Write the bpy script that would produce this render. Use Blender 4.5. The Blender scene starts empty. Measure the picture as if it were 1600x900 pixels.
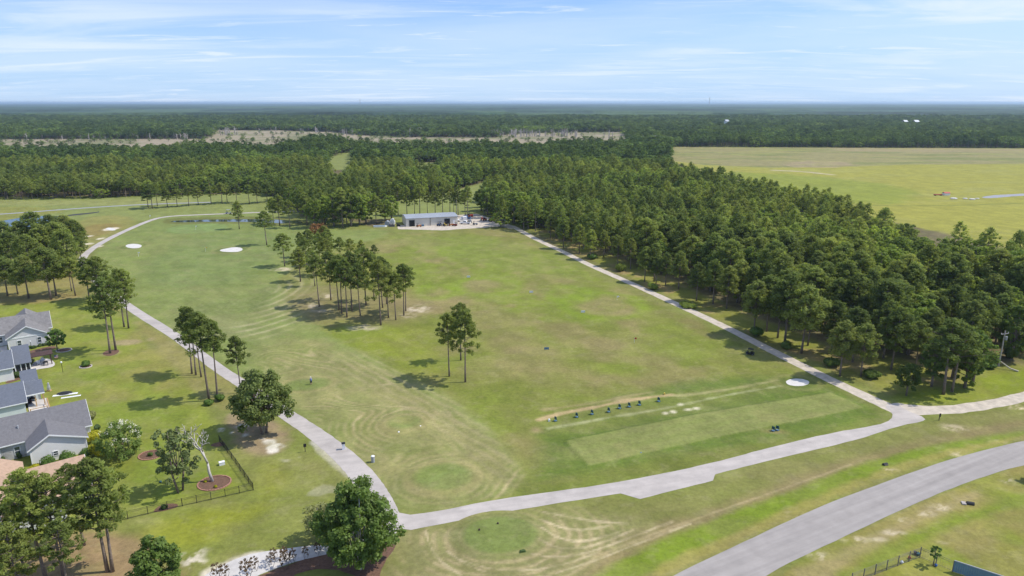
import bpy, math, random
import numpy as np
from mathutils import Vector, Matrix

random.seed(7); rng = np.random.default_rng(11)
R = math.radians
S = bpy.context.scene
COL = S.collection

# ------------------------------------------------------------------ camera
H = 60.0; FPX = 1067.0; PITCH = R(15.2)
cam_d = bpy.data.cameras.new('camera'); cam = bpy.data.objects.new('camera', cam_d); COL.objects.link(cam)
cam.location = (0, 0, H); cam.rotation_euler = (R(90) - PITCH, 0, 0)
cam_d.sensor_width = 36; cam_d.lens = 36 * FPX / 1600.0
cam_d.clip_start = 0.5; cam_d.clip_end = 60000
S.camera = cam

# ------------------------------------------------------------------ sky, sun, exposure
SUN_EL = R(52); SUN_AZ = math.atan2(1.0, 0.13)          # compass style: 0 = +Y, clockwise
S.view_settings.view_transform = 'Standard'; S.view_settings.look = 'None'
S.view_settings.gamma = 1; S.view_settings.exposure = 0.22
world = bpy.data.worlds.new('World'); S.world = world; world.use_nodes = True
wn = world.node_tree; wn.nodes.clear(); wl = wn.links
def wnode(t, **k):
    n = wn.nodes.new(t)
    for a, b in k.items(): setattr(n, a, b)
    return n
sky = wnode('ShaderNodeTexSky', sky_type='NISHITA', sun_disc=False, sun_elevation=SUN_EL, sun_rotation=SUN_AZ,
            altitude=60, air_density=1.0, dust_density=1.2, ozone_density=1.6)
geo = wnode('ShaderNodeNewGeometry')
tc = wnode('ShaderNodeTexCoord')
sep = wnode('ShaderNodeSeparateXYZ'); wl.new(tc.outputs['Generated'], sep.inputs[0])
def wmath(op, a, b=None, c=None, clamp=False):
    n = wnode('ShaderNodeMath', operation=op, use_clamp=clamp)
    for i, v in enumerate((a, b, c)):
        if v is None: continue
        if isinstance(v, (int, float)): n.inputs[i].default_value = v
        else: wl.new(v, n.inputs[i])
    return n.outputs[0]
zc = wmath('ADD', wmath('MAXIMUM', sep.outputs[2], 0.0), 0.06)
cx = wmath('DIVIDE', sep.outputs[0], zc); cy = wmath('DIVIDE', sep.outputs[1], zc)
comb = wnode('ShaderNodeCombineXYZ'); wl.new(cx, comb.inputs[0]); wl.new(cy, comb.inputs[1])
def wnoise(scale, detail, rough, sx, sy, off, dist=0.0):
    m = wnode('ShaderNodeMapping'); wl.new(comb.outputs[0], m.inputs[0])
    m.inputs['Scale'].default_value = (sx, sy, 1); m.inputs['Location'].default_value = off
    n = wnode('ShaderNodeTexNoise'); wl.new(m.outputs[0], n.inputs['Vector'])
    n.inputs['Scale'].default_value = scale; n.inputs['Detail'].default_value = detail
    n.inputs['Roughness'].default_value = rough; n.inputs['Distortion'].default_value = dist
    return n.outputs['Fac']
def wramp(v, lo, hi):
    n = wnode('ShaderNodeMapRange'); n.interpolation_type = 'SMOOTHSTEP'
    wl.new(v, n.inputs[0]); n.inputs[1].default_value = lo; n.inputs[2].default_value = hi
    return n.outputs[0]
broad = wramp(wnoise(0.30, 5, 0.55, 0.6, 1.0, (3.1, 7.7, 0), 0.4), 0.34, 0.62)
streak = wramp(wnoise(0.75, 9, 0.60, 0.35, 1.0, (11.3, 2.2, 0), 0.9), 0.42, 0.66)
wisp = wramp(wnoise(1.6, 10, 0.68, 0.45, 1.2, (5.7, 21.0, 0), 1.1), 0.50, 0.72)
fac = wmath('MAXIMUM', wmath('MULTIPLY', broad, 0.30), wmath('MULTIPLY', streak, wmath('MULTIPLY_ADD', broad, 0.62, 0.22)))
fac = wmath('MAXIMUM', fac, wmath('MULTIPLY', wisp, 0.75))
low = wramp(sep.outputs[2], 0.20, 0.0)
mixl = wnode('ShaderNodeMix', data_type='RGBA'); wl.new(wmath('MULTIPLY', low, 0.80), mixl.inputs['Factor']); mixl.inputs['B'].default_value = (5.0, 7.0, 9.6, 1)
mixc = wnode('ShaderNodeMix', data_type='RGBA'); wl.new(fac, mixc.inputs['Factor'])
skyg = wnode('ShaderNodeMix', data_type='RGBA', blend_type='MULTIPLY'); skyg.inputs['Factor'].default_value = 1
wl.new(sky.outputs[0], skyg.inputs['A']); skyg.inputs['B'].default_value = (0.70, 1.0, 1.58, 1)
wl.new(skyg.outputs['Result'], mixl.inputs['A']); wl.new(mixl.outputs['Result'], mixc.inputs['A']); mixc.inputs['B'].default_value = (7.4, 8.2, 9.4, 1)
bg = wnode('ShaderNodeBackground'); bg.inputs[1].default_value = 0.10
wl.new(mixc.outputs['Result'], bg.inputs[0])
wo = wnode('ShaderNodeOutputWorld'); wl.new(bg.outputs[0], wo.inputs[0])

sd = bpy.data.lights.new('sun', 'SUN'); sd.energy = 3.75; sd.angle = R(0.55); sd.color = (1.0, 0.95, 0.86)
so = bpy.data.objects.new('sun', sd); COL.objects.link(so)
sdir = Vector((math.sin(SUN_AZ) * math.cos(SUN_EL), math.cos(SUN_AZ) * math.cos(SUN_EL), math.sin(SUN_EL)))
so.rotation_euler = sdir.to_track_quat('Z', 'Y').to_euler(); so.location = (0, 0, 200)
try:
    S.cycles.max_bounces = 6; S.cycles.volume_bounces = 0; S.cycles.transparent_max_bounces = 8
except Exception: pass

# ------------------------------------------------------------------ measuring the place from the survey of the photograph
cp, sp_ = math.cos(PITCH), math.sin(PITCH)
def G(px, py, z=0.0):
    u = (px - 800) / FPX; v = (450 - py) / FPX
    dy = cp + v * sp_; dz = -sp_ + v * cp
    t = (z - H) / dz
    return (u * t, dy * t)
def PJ(x, y, z):
    zz = z - H; f = y * cp - zz * sp_; up = y * sp_ + zz * cp
    return 800 + FPX * x / f, 450 - FPX * up / f
def hgt(b, top):
    x, y = G(*b); lo, hi = 0, 50
    for _ in range(30):
        m = (lo + hi) / 2
        if PJ(x, y, m)[1] > top: lo = m
        else: hi = m
    return lo
def P(pts, z=0.0): return [G(p[0], p[1], p[2] if len(p) > 2 else z) for p in pts]

# ------------------------------------------------------------------ materials
def mat(name, col, rough=0.9, metal=0.0, vary=0.0, vscale=1.0, spec=0.3, objrand=0.0, bump=0.0, stops=None, trans=0.0, coords='Object'):
    m = bpy.data.materials.new(name); m.use_nodes = True
    nt = m.node_tree; b = nt.nodes['Principled BSDF']; L = nt.links
    b.inputs['Roughness'].default_value = rough; b.inputs['Metallic'].default_value = metal
    b.inputs['Specular IOR Level'].default_value = spec
    c0 = (*col, 1); b.inputs['Base Color'].default_value = c0
    src = None
    if vary or bump:
        t = nt.nodes.new('ShaderNodeTexCoord'); n = nt.nodes.new('ShaderNodeTexNoise')
        n.inputs['Scale'].default_value = vscale; n.inputs['Detail'].default_value = 6; n.inputs['Roughness'].default_value = 0.65
        L.new(t.outputs[coords], n.inputs['Vector'])
        mr = nt.nodes.new('ShaderNodeMapRange'); L.new(n.outputs['Fac'], mr.inputs[0])
        mr.inputs[1].default_value = 0.3; mr.inputs[2].default_value = 0.7
        mr.inputs[3].default_value = 1 - vary; mr.inputs[4].default_value = 1 + vary
        src = mr.outputs[0]
        if bump:
            bp = nt.nodes.new('ShaderNodeBump'); bp.inputs['Strength'].default_value = bump; bp.inputs['Distance'].default_value = 0.1
            L.new(n.outputs['Fac'], bp.inputs['Height']); L.new(bp.outputs[0], b.inputs['Normal'])
    out = None
    if objrand:
        oi = nt.nodes.new('ShaderNodeObjectInfo')
        if stops:
            cr = nt.nodes.new('ShaderNodeValToRGB'); L.new(oi.outputs['Random'], cr.inputs[0])
            while len(cr.color_ramp.elements) < len(stops): cr.color_ramp.elements.new(0.5)
            for e, (p, c) in zip(cr.color_ramp.elements, stops): e.position = p; e.color = (*c, 1)
            out = cr.outputs[0]
        if stops:
            gn = nt.nodes.new('ShaderNodeTexNoise'); gn.inputs['Scale'].default_value = .011; gn.inputs['Detail'].default_value = 3; L.new(oi.outputs['Location'], gn.inputs['Vector'])
            gr = nt.nodes.new('ShaderNodeMapRange'); L.new(gn.outputs['Fac'], gr.inputs[0]); gr.inputs[1].default_value = .36; gr.inputs[2].default_value = .64
            gx = nt.nodes.new('ShaderNodeMix'); gx.data_type = 'RGBA'; gx.blend_type = 'MULTIPLY'; gx.inputs['Factor'].default_value = 1
            gc = nt.nodes.new('ShaderNodeValToRGB'); L.new(gr.outputs[0], gc.inputs[0]); gc.color_ramp.elements[0].color = (.66, .72, .74, 1); gc.color_ramp.elements[1].color = (1.12, 1.1, .98, 1)
            L.new(out, gx.inputs['A']); L.new(gc.outputs[0], gx.inputs['B']); out = gx.outputs['Result']
        mr2 = nt.nodes.new('ShaderNodeMapRange'); L.new(oi.outputs['Random'], mr2.inputs[0])
        mm = nt.nodes.new('ShaderNodeMath'); mm.operation = 'MULTIPLY'; L.new(oi.outputs['Random'], mm.inputs[0]); mm.inputs[1].default_value = 17.31
        fr = nt.nodes.new('ShaderNodeMath'); fr.operation = 'FRACT'; L.new(mm.outputs[0], fr.inputs[0]); L.new(fr.outputs[0], mr2.inputs[0])
        mr2.inputs[3].default_value = 1 - objrand; mr2.inputs[4].default_value = 1 + objrand
        if src:
            k = nt.nodes.new('ShaderNodeMath'); k.operation = 'MULTIPLY'; L.new(src, k.inputs[0]); L.new(mr2.outputs[0], k.inputs[1]); src = k.outputs[0]
        else: src = mr2.outputs[0]
    if src:
        mx = nt.nodes.new('ShaderNodeVectorMath'); mx.operation = 'SCALE'
        if out: L.new(out, mx.inputs[0])
        else: mx.inputs[0].default_value = col
        L.new(src, mx.inputs['Scale']); L.new(mx.outputs[0], b.inputs['Base Color']); out = mx.outputs[0]
    if trans:
        tb = nt.nodes.new('ShaderNodeBsdfTranslucent'); ms = nt.nodes.new('ShaderNodeMixShader'); ms.inputs[0].default_value = trans
        if out:
            k = nt.nodes.new('ShaderNodeMix'); k.data_type = 'RGBA'; k.blend_type = 'MULTIPLY'; k.inputs['Factor'].default_value = 1
            L.new(out, k.inputs['A']); k.inputs['B'].default_value = (1.5, 1.5, 0.7, 1); L.new(k.outputs['Result'], tb.inputs[0])
        else: tb.inputs[0].default_value = c0
        o = nt.nodes['Material Output']; L.new(b.outputs[0], ms.inputs[1]); L.new(tb.outputs[0], ms.inputs[2]); L.new(ms.outputs[0], o.inputs[0])
    return m

M = {}
M['pine'] = mat('pine_needles', (.07, .10, .028), 0.75, vary=.40, vscale=.55, objrand=.20, trans=.50, spec=.08,
    stops=[(0, (.190, .232, .072)), (.35, (.225, .268, .078)), (.7, (.262, .300, .086)), (1, (.305, .330, .100))])
M['leaf'] = mat('broadleaf_foliage', (.09, .13, .03), 0.7, vary=.38, vscale=.6, objrand=.20, trans=.48, spec=.10,
    stops=[(0, (.180, .238, .060)), (.4, (.225, .288, .068)), (.75, (.265, .325, .074)), (1, (.320, .375, .084))])
M['pine_far_shaded'] = mat('distant_pine_shaded', (.1,.14,.04), 0.8, vary=.3, vscale=.3, objrand=.28, trans=.35, spec=.05,
    stops=[(0, (0.104, 0.152, 0.049)), (.4, (0.128, 0.183, 0.054)), (.8, (0.152, 0.207, 0.059)), (1, (0.189, 0.244, 0.063))])  # pine needles darkened: self-shadowing the coarse far crowns lack, put into the colour
M['leaf_far_shaded'] = mat('distant_broadleaf_shaded', (.1,.15,.04), 0.8, vary=.3, vscale=.3, objrand=.28, trans=.35, spec=.05,
    stops=[(0, (0.128, 0.189, 0.051)), (.5, (0.165, 0.232, 0.056)), (1, (0.226, 0.293, 0.063))])  # broadleaf foliage darkened the same way, crown shade painted into the colour
M['oak'] = mat('oak_foliage', (.170, .212, .060), 0.6, vary=.40, vscale=.8, trans=.35, spec=.15)
M['green_leaf'] = mat('fresh_green_foliage', (.145, .212, .045), 0.5, vary=.45, vscale=.8, trans=.40, spec=.2)
M['pale_leaf'] = mat('pale_dry_foliage', (.26, .27, .10), 0.8, vary=.35, vscale=.8, trans=.25)
M['mid_leaf'] = mat('soft_green_foliage', (.17, .235, .06), 0.7, vary=.4, vscale=.9, trans=.38, spec=.12)
M['grey_leaf'] = mat('grey_green_foliage', (.16, .20, .07), 0.8, vary=.35, vscale=.8, trans=.25)
M['rust_leaf'] = mat('rust_foliage', (.26, .13, .045), 0.8, vary=.3, vscale=.8, trans=.2)
M['red_leaf'] = mat('bronze_foliage', (.12, .075, .035), 0.8, vary=.3, vscale=.8, trans=.2)
M['hedge'] = mat('clipped_shrub', (.095, .165, .022), 0.6, vary=.35, vscale=2.5, trans=.2)
M['hedge_dark'] = mat('dark_shrub', (.06, .10, .022), 0.6, vary=.35, vscale=2.5, trans=.15)
M['gold'] = mat('golden_shrub', (.42, .40, .02), 0.6, vary=.3, vscale=2.0, trans=.25)
M['orange_flower'] = mat('orange_shrub', (.50, .28, .05), 0.7, vary=.3, vscale=2.0, trans=.2)
M['white_flower'] = mat('white_blossom', (.75, .72, .6), 0.8, vary=.1, vscale=2.0, trans=.2)
M['bark'] = mat('pine_bark', (.20, .155, .125), 0.95, vary=.35, vscale=3.0, bump=.4, objrand=.15)
M['pale_bark'] = mat('pale_bark', (.50, .46, .42), 0.95, vary=.25, vscale=2.0)
M['snag'] = mat('dead_wood', (.40, .36, .32), 0.95, vary=.3, vscale=1.0, objrand=.3)
M['far_canopy'] = mat('distant_canopy', (.034, .058, .022), 0.95, vary=.5, vscale=.012, coords='Object', bump=0)
M['concrete'] = mat('worn_concrete', (.435, .39, .35), 0.92, vary=.17, vscale=.22, bump=.1, coords='Object')
M['asphalt'] = mat('grey_asphalt', (.325, .295, .268), 0.92, vary=.10, vscale=.35, coords='Object')
def streak_tex(m, ang, lo=.88, hi=1.1, s1=.04, s2=.9):
    nt = m.node_tree; b = nt.nodes['Principled BSDF']; L = nt.links; t = nt.nodes.new('ShaderNodeTexCoord'); mp = nt.nodes.new('ShaderNodeMapping')
    mp.vector_type = 'TEXTURE'; mp.inputs['Rotation'].default_value = (0, 0, ang); mp.inputs['Scale'].default_value = (1/s1, 1/s2, 1); L.new(t.outputs['Object'], mp.inputs[0])
    n = nt.nodes.new('ShaderNodeTexNoise'); n.inputs['Scale'].default_value = 1; n.inputs['Detail'].default_value = 5; L.new(mp.outputs[0], n.inputs['Vector'])
    r = nt.nodes.new('ShaderNodeMapRange'); L.new(n.outputs['Fac'], r.inputs[0]); r.inputs[1].default_value = .33; r.inputs[2].default_value = .67; r.inputs[3].default_value = lo; r.inputs[4].default_value = hi
    v = nt.nodes.new('ShaderNodeVectorMath'); v.operation = 'SCALE'; L.new(b.inputs['Base Color'].links[0].from_socket, v.inputs[0]); L.new(r.outputs[0], v.inputs['Scale']); L.new(v.outputs[0], b.inputs['Base Color'])
streak_tex(M['asphalt'], R(27)); streak_tex(M['concrete'], R(15), .92, 1.07, .15, .9)
M['dirt'] = mat('sandy_dirt', (.50, .435, .35), 0.95, vary=.24, vscale=.6, coords='Object', bump=.3)
M['pale_sand'] = mat('pale_sandy_gravel', (.54, .51, .475), .95, vary=.2, vscale=.5, bump=.3)
M['sand_lip'] = mat('turf_lip', (.13, .155, .045), .95, vary=.2, vscale=1.5)
M['sand'] = mat('white_sand', (.60, .57, .52), 0.95, vary=.12, vscale=.6, coords='Object', bump=.2)
M['mulch'] = mat('brown_mulch', (.15, .085, .055), 0.95, vary=.35, vscale=2.5, coords='Object', bump=.5)
M['edging'] = mat('stone_edging', (.55, .50, .46), 0.9, vary=.2, vscale=5)
M['brick'] = mat('brick_edging', (.38, .20, .14), 0.9, vary=.3, vscale=6)
M['water'] = mat('pond_water', (.03, .04, .035), 0.06, spec=.6, vary=.2, vscale=.2)
M['roof_grey'] = mat('grey_shingles', (.165, .160, .165), 0.92, vary=.16, vscale=2.2, bump=.3)
M['roof_grey2'] = mat('weathered_shingles', (.20, .19, .185), 0.92, vary=.22, vscale=1.4, bump=.3)
M['roof_slate'] = mat('slate_blue_shingles', (.125, .138, .165), 0.9, vary=.14, vscale=2.2, bump=.3)
M['roof_tan'] = mat('tan_shingles', (.43, .295, .205), 0.92, vary=.16, vscale=2.0, bump=.3)
M['siding'] = mat('pale_siding', (.76, .75, .73), 0.8, vary=.04, vscale=1.0)
M['siding_grey'] = mat('grey_siding', (.64, .63, .63), 0.8, vary=.04, vscale=1.0)
M['siding_blue'] = mat('pale_green_siding', (.60, .66, .66), 0.8, vary=.04, vscale=1.0)
M['trim'] = mat('white_trim', (.82, .82, .81), 0.6)
M['glass'] = mat('window_glass', (.05, .07, .085), 0.08, spec=.8)
M['dark'] = mat('dark_interior', (.02, .02, .02), 0.9)
M['screen'] = mat('insect_screen', (.035, .035, .04), 0.7)
M['metal_wall'] = mat('beige_metal_cladding', (.66, .62, .53), 0.6, vary=.05, vscale=.4)
M['metal_wall2'] = mat('grey_metal_cladding', (.50, .49, .45), 0.6, vary=.05, vscale=.4)
M['metal_roof'] = mat('blue_grey_metal_roof', (.37, .395, .42), 0.5, metal=.15, vary=.06, vscale=.2)
M['black'] = mat('black_metal', (.022, .022, .024), 0.5)
M['fence_grey'] = mat('weathered_wood', (.16, .145, .135), 0.9, vary=.2, vscale=3)
M['wood'] = mat('new_timber', (.46, .30, .14), 0.8, vary=.15, vscale=4)
M['dark_wood'] = mat('stained_wood', (.075, .045, .04), 0.8, vary=.2, vscale=4)
M['white'] = mat('white_paint', (.80, .80, .80), 0.5)
M['tyre'] = mat('tyre_rubber', (.02, .02, .02), 0.9)
M['red'] = mat('red_paint', (.42, .06, .035), 0.5)
M['orange'] = mat('orange_paint', (.62, .22, .05), 0.5)
M['yellow'] = mat('yellow_paint', (.75, .55, .10), 0.5)
M['blue'] = mat('blue_paint', (.05, .12, .30), 0.5)
M['panel_blue'] = mat('blue_panel', (.11, .21, .30), 0.6, vary=.12, vscale=3)
M['teal'] = mat('dark_teal_plastic', (.03, .09, .10), 0.5)
M['grey'] = mat('grey_metal', (.35, .36, .37), 0.5)
M['skin'] = mat('skin', (.45, .28, .20), 0.7)
M['denim'] = mat('blue_shirt', (.16, .22, .42), 0.8)
M['trouser'] = mat('dark_shorts', (.05, .05, .07), 0.8)
M['patio'] = mat('patio_concrete', (.56, .52, .48), 0.9, vary=.08, vscale=1)
M['log'] = mat('pale_log', (.52, .46, .34), 0.9, vary=.2, vscale=4)
M['culvert'] = mat('dark_culvert', (.05, .05, .05), 0.9)

# ------------------------------------------------------------------ mesh helpers
class MB:
    def __init__(s): s.v = []; s.f = []; s.mi = []
    def add(s, vs, fs, m=0):
        o = len(s.v); s.v += [tuple(v) for v in vs]; s.f += [tuple(i + o for i in f) for f in fs]; s.mi += [m] * len(fs); return s
    def box(s, x0, y0, z0, x1, y1, z1, m=0):
        return s.add([(x0,y0,z0),(x1,y0,z0),(x1,y1,z0),(x0,y1,z0),(x0,y0,z1),(x1,y0,z1),(x1,y1,z1),(x0,y1,z1)],
            [(0,3,2,1),(4,5,6,7),(0,1,5,4),(1,2,6,5),(2,3,7,6),(3,0,4,7)], m)
    def cbox(s, cx, cy, cz, sx, sy, sz, m=0):
        return s.box(cx-sx/2, cy-sy/2, cz-sz/2, cx+sx/2, cy+sy/2, cz+sz/2, m)
    def prism(s, pts, z0, z1, m=0):
        n = len(pts)
        return s.add([(p[0],p[1],z0) for p in pts] + [(p[0],p[1],z1) for p in pts],
            [tuple(range(n))[::-1], tuple(range(n, 2*n))] + [(i,(i+1)%n,n+(i+1)%n,n+i) for i in range(n)], m)
    def slab(s, quad, t=0.12, m=0):          # a quad in space thickened downwards
        n = len(quad); q2 = [(p[0],p[1],p[2]-t) for p in quad]
        return s.add(list(quad) + q2, [tuple(range(n)), tuple(range(n,2*n))[::-1]] + [(i,n+i,n+(i+1)%n,(i+1)%n) for i in range(n)], m)
    def tube(s, pts, rad, sides=6, m=0):
        pts = [Vector(p) for p in pts]; n = len(pts); o = len(s.v)
        for i, p in enumerate(pts):
            d = (pts[min(i+1,n-1)] - pts[max(i-1,0)]).normalized()
            a = d.cross(Vector((0.31,0.2,0.93)) if abs(d.z) < .9 else Vector((1,0,0))).normalized(); b = d.cross(a)
            r = rad[i] if hasattr(rad, '__len__') else rad
            for k in range(sides):
                t = 2*math.pi*k/sides; s.v.append(tuple(p + (a*math.cos(t) + b*math.sin(t))*r))
        for i in range(n-1):
            for k in range(sides):
                s.f.append((o+i*sides+k, o+i*sides+(k+1)%sides, o+(i+1)*sides+(k+1)%sides, o+(i+1)*sides+k)); s.mi.append(m)
        s.f.append(tuple(o+k for k in range(sides))[::-1]); s.mi.append(m)
        s.f.append(tuple(o+(n-1)*sides+k for k in range(sides))); s.mi.append(m)
        return s
    def ball(s, c, r, seg=10, rings=6, m=0, sq=(1,1,1)):
        vs = [(c[0], c[1], c[2]+r*sq[2])]
        for i in range(1, rings):
            ph = math.pi*i/rings
            for k in range(seg):
                t = 2*math.pi*k/seg
                vs.append((c[0]+r*sq[0]*math.sin(ph)*math.cos(t), c[1]+r*sq[1]*math.sin(ph)*math.sin(t), c[2]+r*sq[2]*math.cos(ph)))
        vs.append((c[0], c[1], c[2]-r*sq[2])); fs = []
        for k in range(seg): fs.append((0, 1+k, 1+(k+1)%seg))
        for i in range(rings-2):
            for k in range(seg):
                a = 1+i*seg+k; b = 1+i*seg+(k+1)%seg; fs.append((a, a+seg, b+seg, b))
        l = len(vs)-1; bse = 1+(rings-2)*seg
        for k in range(seg): fs.append((l, bse+(k+1)%seg, bse+k))
        return s.add(vs, fs, m)
    def mesh(s, name, mats, smooth=False):
        me = bpy.data.meshes.new(name); me.from_pydata(s.v, [], s.f)
        for m in (mats if isinstance(mats, (list, tuple)) else [mats]): me.materials.append(M[m] if isinstance(m, str) else m)
        if any(s.mi): me.polygons.foreach_set('material_index', s.mi)
        if smooth: me.polygons.foreach_set('use_smooth', [True]*len(me.polygons))
        me.update(); return me
    def build(s, name, mats, parent=None, loc=None, rz=0, smooth=False):
        return link(name, s.mesh(name, mats, smooth), parent, loc, rz)
def link(name, data, parent=None, loc=None, rz=0):
    o = bpy.data.objects.new(name, data); COL.objects.link(o)
    if parent: o.parent = parent
    if loc is not None: o.location = loc
    if rz: o.rotation_euler.z = rz
    return o
def tag(o, label=None, cat=None, group=None, kind=None):
    if label: o['label'] = label
    if cat: o['category'] = cat
    if group: o['group'] = group
    if kind: o['kind'] = kind
    return o
def empty(name, loc, rz=0, label=None, cat=None, group=None):
    o = link(name, None, None, loc, rz); o.empty_display_size = 0.3
    return tag(o, label, cat, group)
def copy_tree(o, parent=None):
    c = o.copy(); COL.objects.link(c); c.parent = parent
    for ch in o.children: copy_tree(ch, c)
    return c
def quads_mesh(name, V, mats, tri=None):
    """V: (n,4,3) quads"""
    n = len(V); me = bpy.data.meshes.new(name)
    me.vertices.add(n*4); me.vertices.foreach_set('co', V.reshape(-1).astype(np.float32))
    me.loops.add(n*4); me.loops.foreach_set('vertex_index', np.arange(n*4, dtype=np.int32))
    me.polygons.add(n); me.polygons.foreach_set('loop_start', np.arange(0, n*4, 4, dtype=np.int32))
    me.polygons.foreach_set('loop_total', np.full(n, 4, dtype=np.int32))
    for m in mats: me.materials.append(M[m])
    me.update(calc_edges=True); return me
def grid_mesh(name, X, Y, Z, m):
    a, b = X.shape; me = bpy.data.meshes.new(name)
    co = np.stack([X, Y, Z], -1).reshape(-1, 3).astype(np.float32)
    me.vertices.add(a*b); me.vertices.foreach_set('co', co.reshape(-1))
    i = np.arange(a*b).reshape(a, b)
    q = np.stack([i[:-1,:-1], i[:-1,1:], i[1:,1:], i[1:,:-1]], -1).reshape(-1, 4)
    me.loops.add(q.size); me.loops.foreach_set('vertex_index', q.reshape(-1).astype(np.int32))
    me.polygons.add(len(q)); me.polygons.foreach_set('loop_start', np.arange(0, q.size, 4, dtype=np.int32))
    me.polygons.foreach_set('loop_total', np.full(len(q), 4, dtype=np.int32))
    me.materials.append(m); me.update(calc_edges=True); return me

# ------------------------------------------------------------------ noise + distance fields in numpy
_perm = rng.random((256, 256))
def vnoise(x, y, s, seed=0):
    x = x/s + seed*17.3; y = y/s + seed*9.1
    xi = np.floor(x).astype(int); yi = np.floor(y).astype(int); fx = x-xi; fy = y-yi
    fx = fx*fx*(3-2*fx); fy = fy*fy*(3-2*fy)
    g = lambda a, b: _perm[a & 255, b & 255]
    return (g(xi,yi)*(1-fx)+g(xi+1,yi)*fx)*(1-fy) + (g(xi,yi+1)*(1-fx)+g(xi+1,yi+1)*fx)*fy
def fbm(x, y, s, o=4, seed=0):
    t = 0; a = 1; w = 0
    for i in range(o): t = t + a*vnoise(x*0.8+y*0.6, y*0.8-x*0.6, s/2**i, seed+i*3); w += a; a *= .55
    return t/w
def seg_dist(x, y, pts, closed=False):
    d = np.full(x.shape, 1e9); n = len(pts)
    for i in range(n if closed else n-1):
        ax, ay = pts[i]; bx, by = pts[(i+1) % n]; dx, dy = bx-ax, by-ay
        t = np.clip(((x-ax)*dx+(y-ay)*dy)/(dx*dx+dy*dy+1e-9), 0, 1)
        d = np.minimum(d, np.hypot(x-ax-t*dx, y-ay-t*dy))
    return d
def inside(x, y, pts):
    c = np.zeros(x.shape, bool); n = len(pts)
    for i in range(n):
        ax, ay = pts[i]; bx, by = pts[(i+1) % n]
        if ay == by: continue
        c ^= ((ay > y) != (by > y)) & (x < (bx-ax)*(y-ay)/(by-ay)+ax)
    return c
def sdf(x, y, pts):
    d = seg_dist(x, y, pts, True); return np.where(inside(x, y, pts), -d, d)
def sstep(v, lo, hi):
    t = np.clip((v-lo)/(hi-lo), 0, 1); return t*t*(3-2*t)
def smooth_poly(pts, n=3, closed=True):
    for _ in range(n):
        q = []; m = len(pts)
        rng_ = range(m if closed else m-1)
        if not closed: q.append(pts[0])
        for i in rng_:
            a = pts[i]; b = pts[(i+1) % m]
            q += [(a[0]*.75+b[0]*.25, a[1]*.75+b[1]*.25), (a[0]*.25+b[0]*.75, a[1]*.25+b[1]*.75)]
        if not closed: q.append(pts[-1])
        pts = q
    return pts
# ------------------------------------------------------------------ the ground sheet (one sheet, colour = kinds of grass, soil and wear)
NR, NC = 1040, 860
yy = 22 * (2100/22) ** (np.arange(NR)/(NR-1)); ss = np.linspace(-1.25, 1.25, NC)
GY, GS = np.meshgrid(yy, ss, indexing='ij'); GX = GS*(GY*0.93+14)
X, Y = GX, GY
nv = fbm(X, Y, 1.1, 3, 33)
n1 = fbm(X, Y, 24, 4, 1); n2 = fbm(X, Y, 7, 4, 5); n3 = fbm(X, Y, 2.2, 3, 9); n4 = fbm(X, Y, 60, 3, 13)
nx = (fbm(X, Y, 9, 4, 21)-.5)*2; nf = (fbm(X, Y, 2.6, 3, 25)-.5)*2
grass = np.array([.165, .190, .048]); C = np.ones(X.shape+(3,))*grass
def mixin(mask, col, k=1.0):
    global C
    a = (np.clip(mask, 0, 1)*k)[..., None]; C = C*(1-a) + np.array(col)*a
def poly(pts, soft=1.5, wob=2.0, fine=0.6, grow=0.0, sm=1):
    w = P(pts)
    if sm: w = smooth_poly(w, sm)
    cx0 = [p[0] for p in w]; cy0 = [p[1] for p in w]; mg = soft+wob+fine+grow+3
    bb = (X > min(cx0)-mg) & (X < max(cx0)+mg) & (Y > min(cy0)-mg) & (Y < max(cy0)+mg)
    out = np.zeros(X.shape)
    if bb.any():
        d = sdf(X[bb], Y[bb], w) + nx[bb]*wob + nf[bb]*fine - grow
        out[bb] = 1-sstep(d, -soft, soft)
    return out
def line(pts, width, soft=0.6, wob=0.4, fine=0.3, sm=2):
    w = P(pts); w = smooth_poly(w, sm, False) if sm else w
    mg = width+soft+wob+fine+3; bx = [p[0] for p in w]; by = [p[1] for p in w]
    bb = (X > min(bx)-mg) & (X < max(bx)+mg) & (Y > min(by)-mg) & (Y < max(by)+mg)
    out = np.zeros(X.shape)
    if bb.any():
        d = seg_dist(X[bb], Y[bb], w) + nx[bb]*wob + nf[bb]*fine
        out[bb] = 1-sstep(d, width/2-soft/2, width/2+soft/2)
    return out
def elld(px, py, rx, ry, rot=0):
    """signed metres-ish distance to an ellipse seen at (px,py) with pixel radii rx, ry"""
    cx_, cy_ = G(px, py); ax = abs(G(px+rx, py)[0]-cx_); by = abs(G(px, py-ry)[1]-G(px, py+ry)[1])/2
    dx, dy = X-cx_, Y-cy_; c, s = math.cos(rot), math.sin(rot); u, v = dx*c+dy*s, -dx*s+dy*c
    k = np.hypot(u/ax, v/by); return (k-1)*(ax+by)/2, (ax+by)/2
def ell(px, py, rx, ry, soft=1.5, wob=1.0, fine=0.5, rot=0):
    d, r = elld(px, py, rx, ry, rot); return 1-sstep(d+nx*wob+nf*fine, -soft, soft)
# overall drift
C *= (0.93+0.14*n4)[..., None]
mixin(sstep(n1, .50, .72), (.190, .185, .065), .55)
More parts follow.
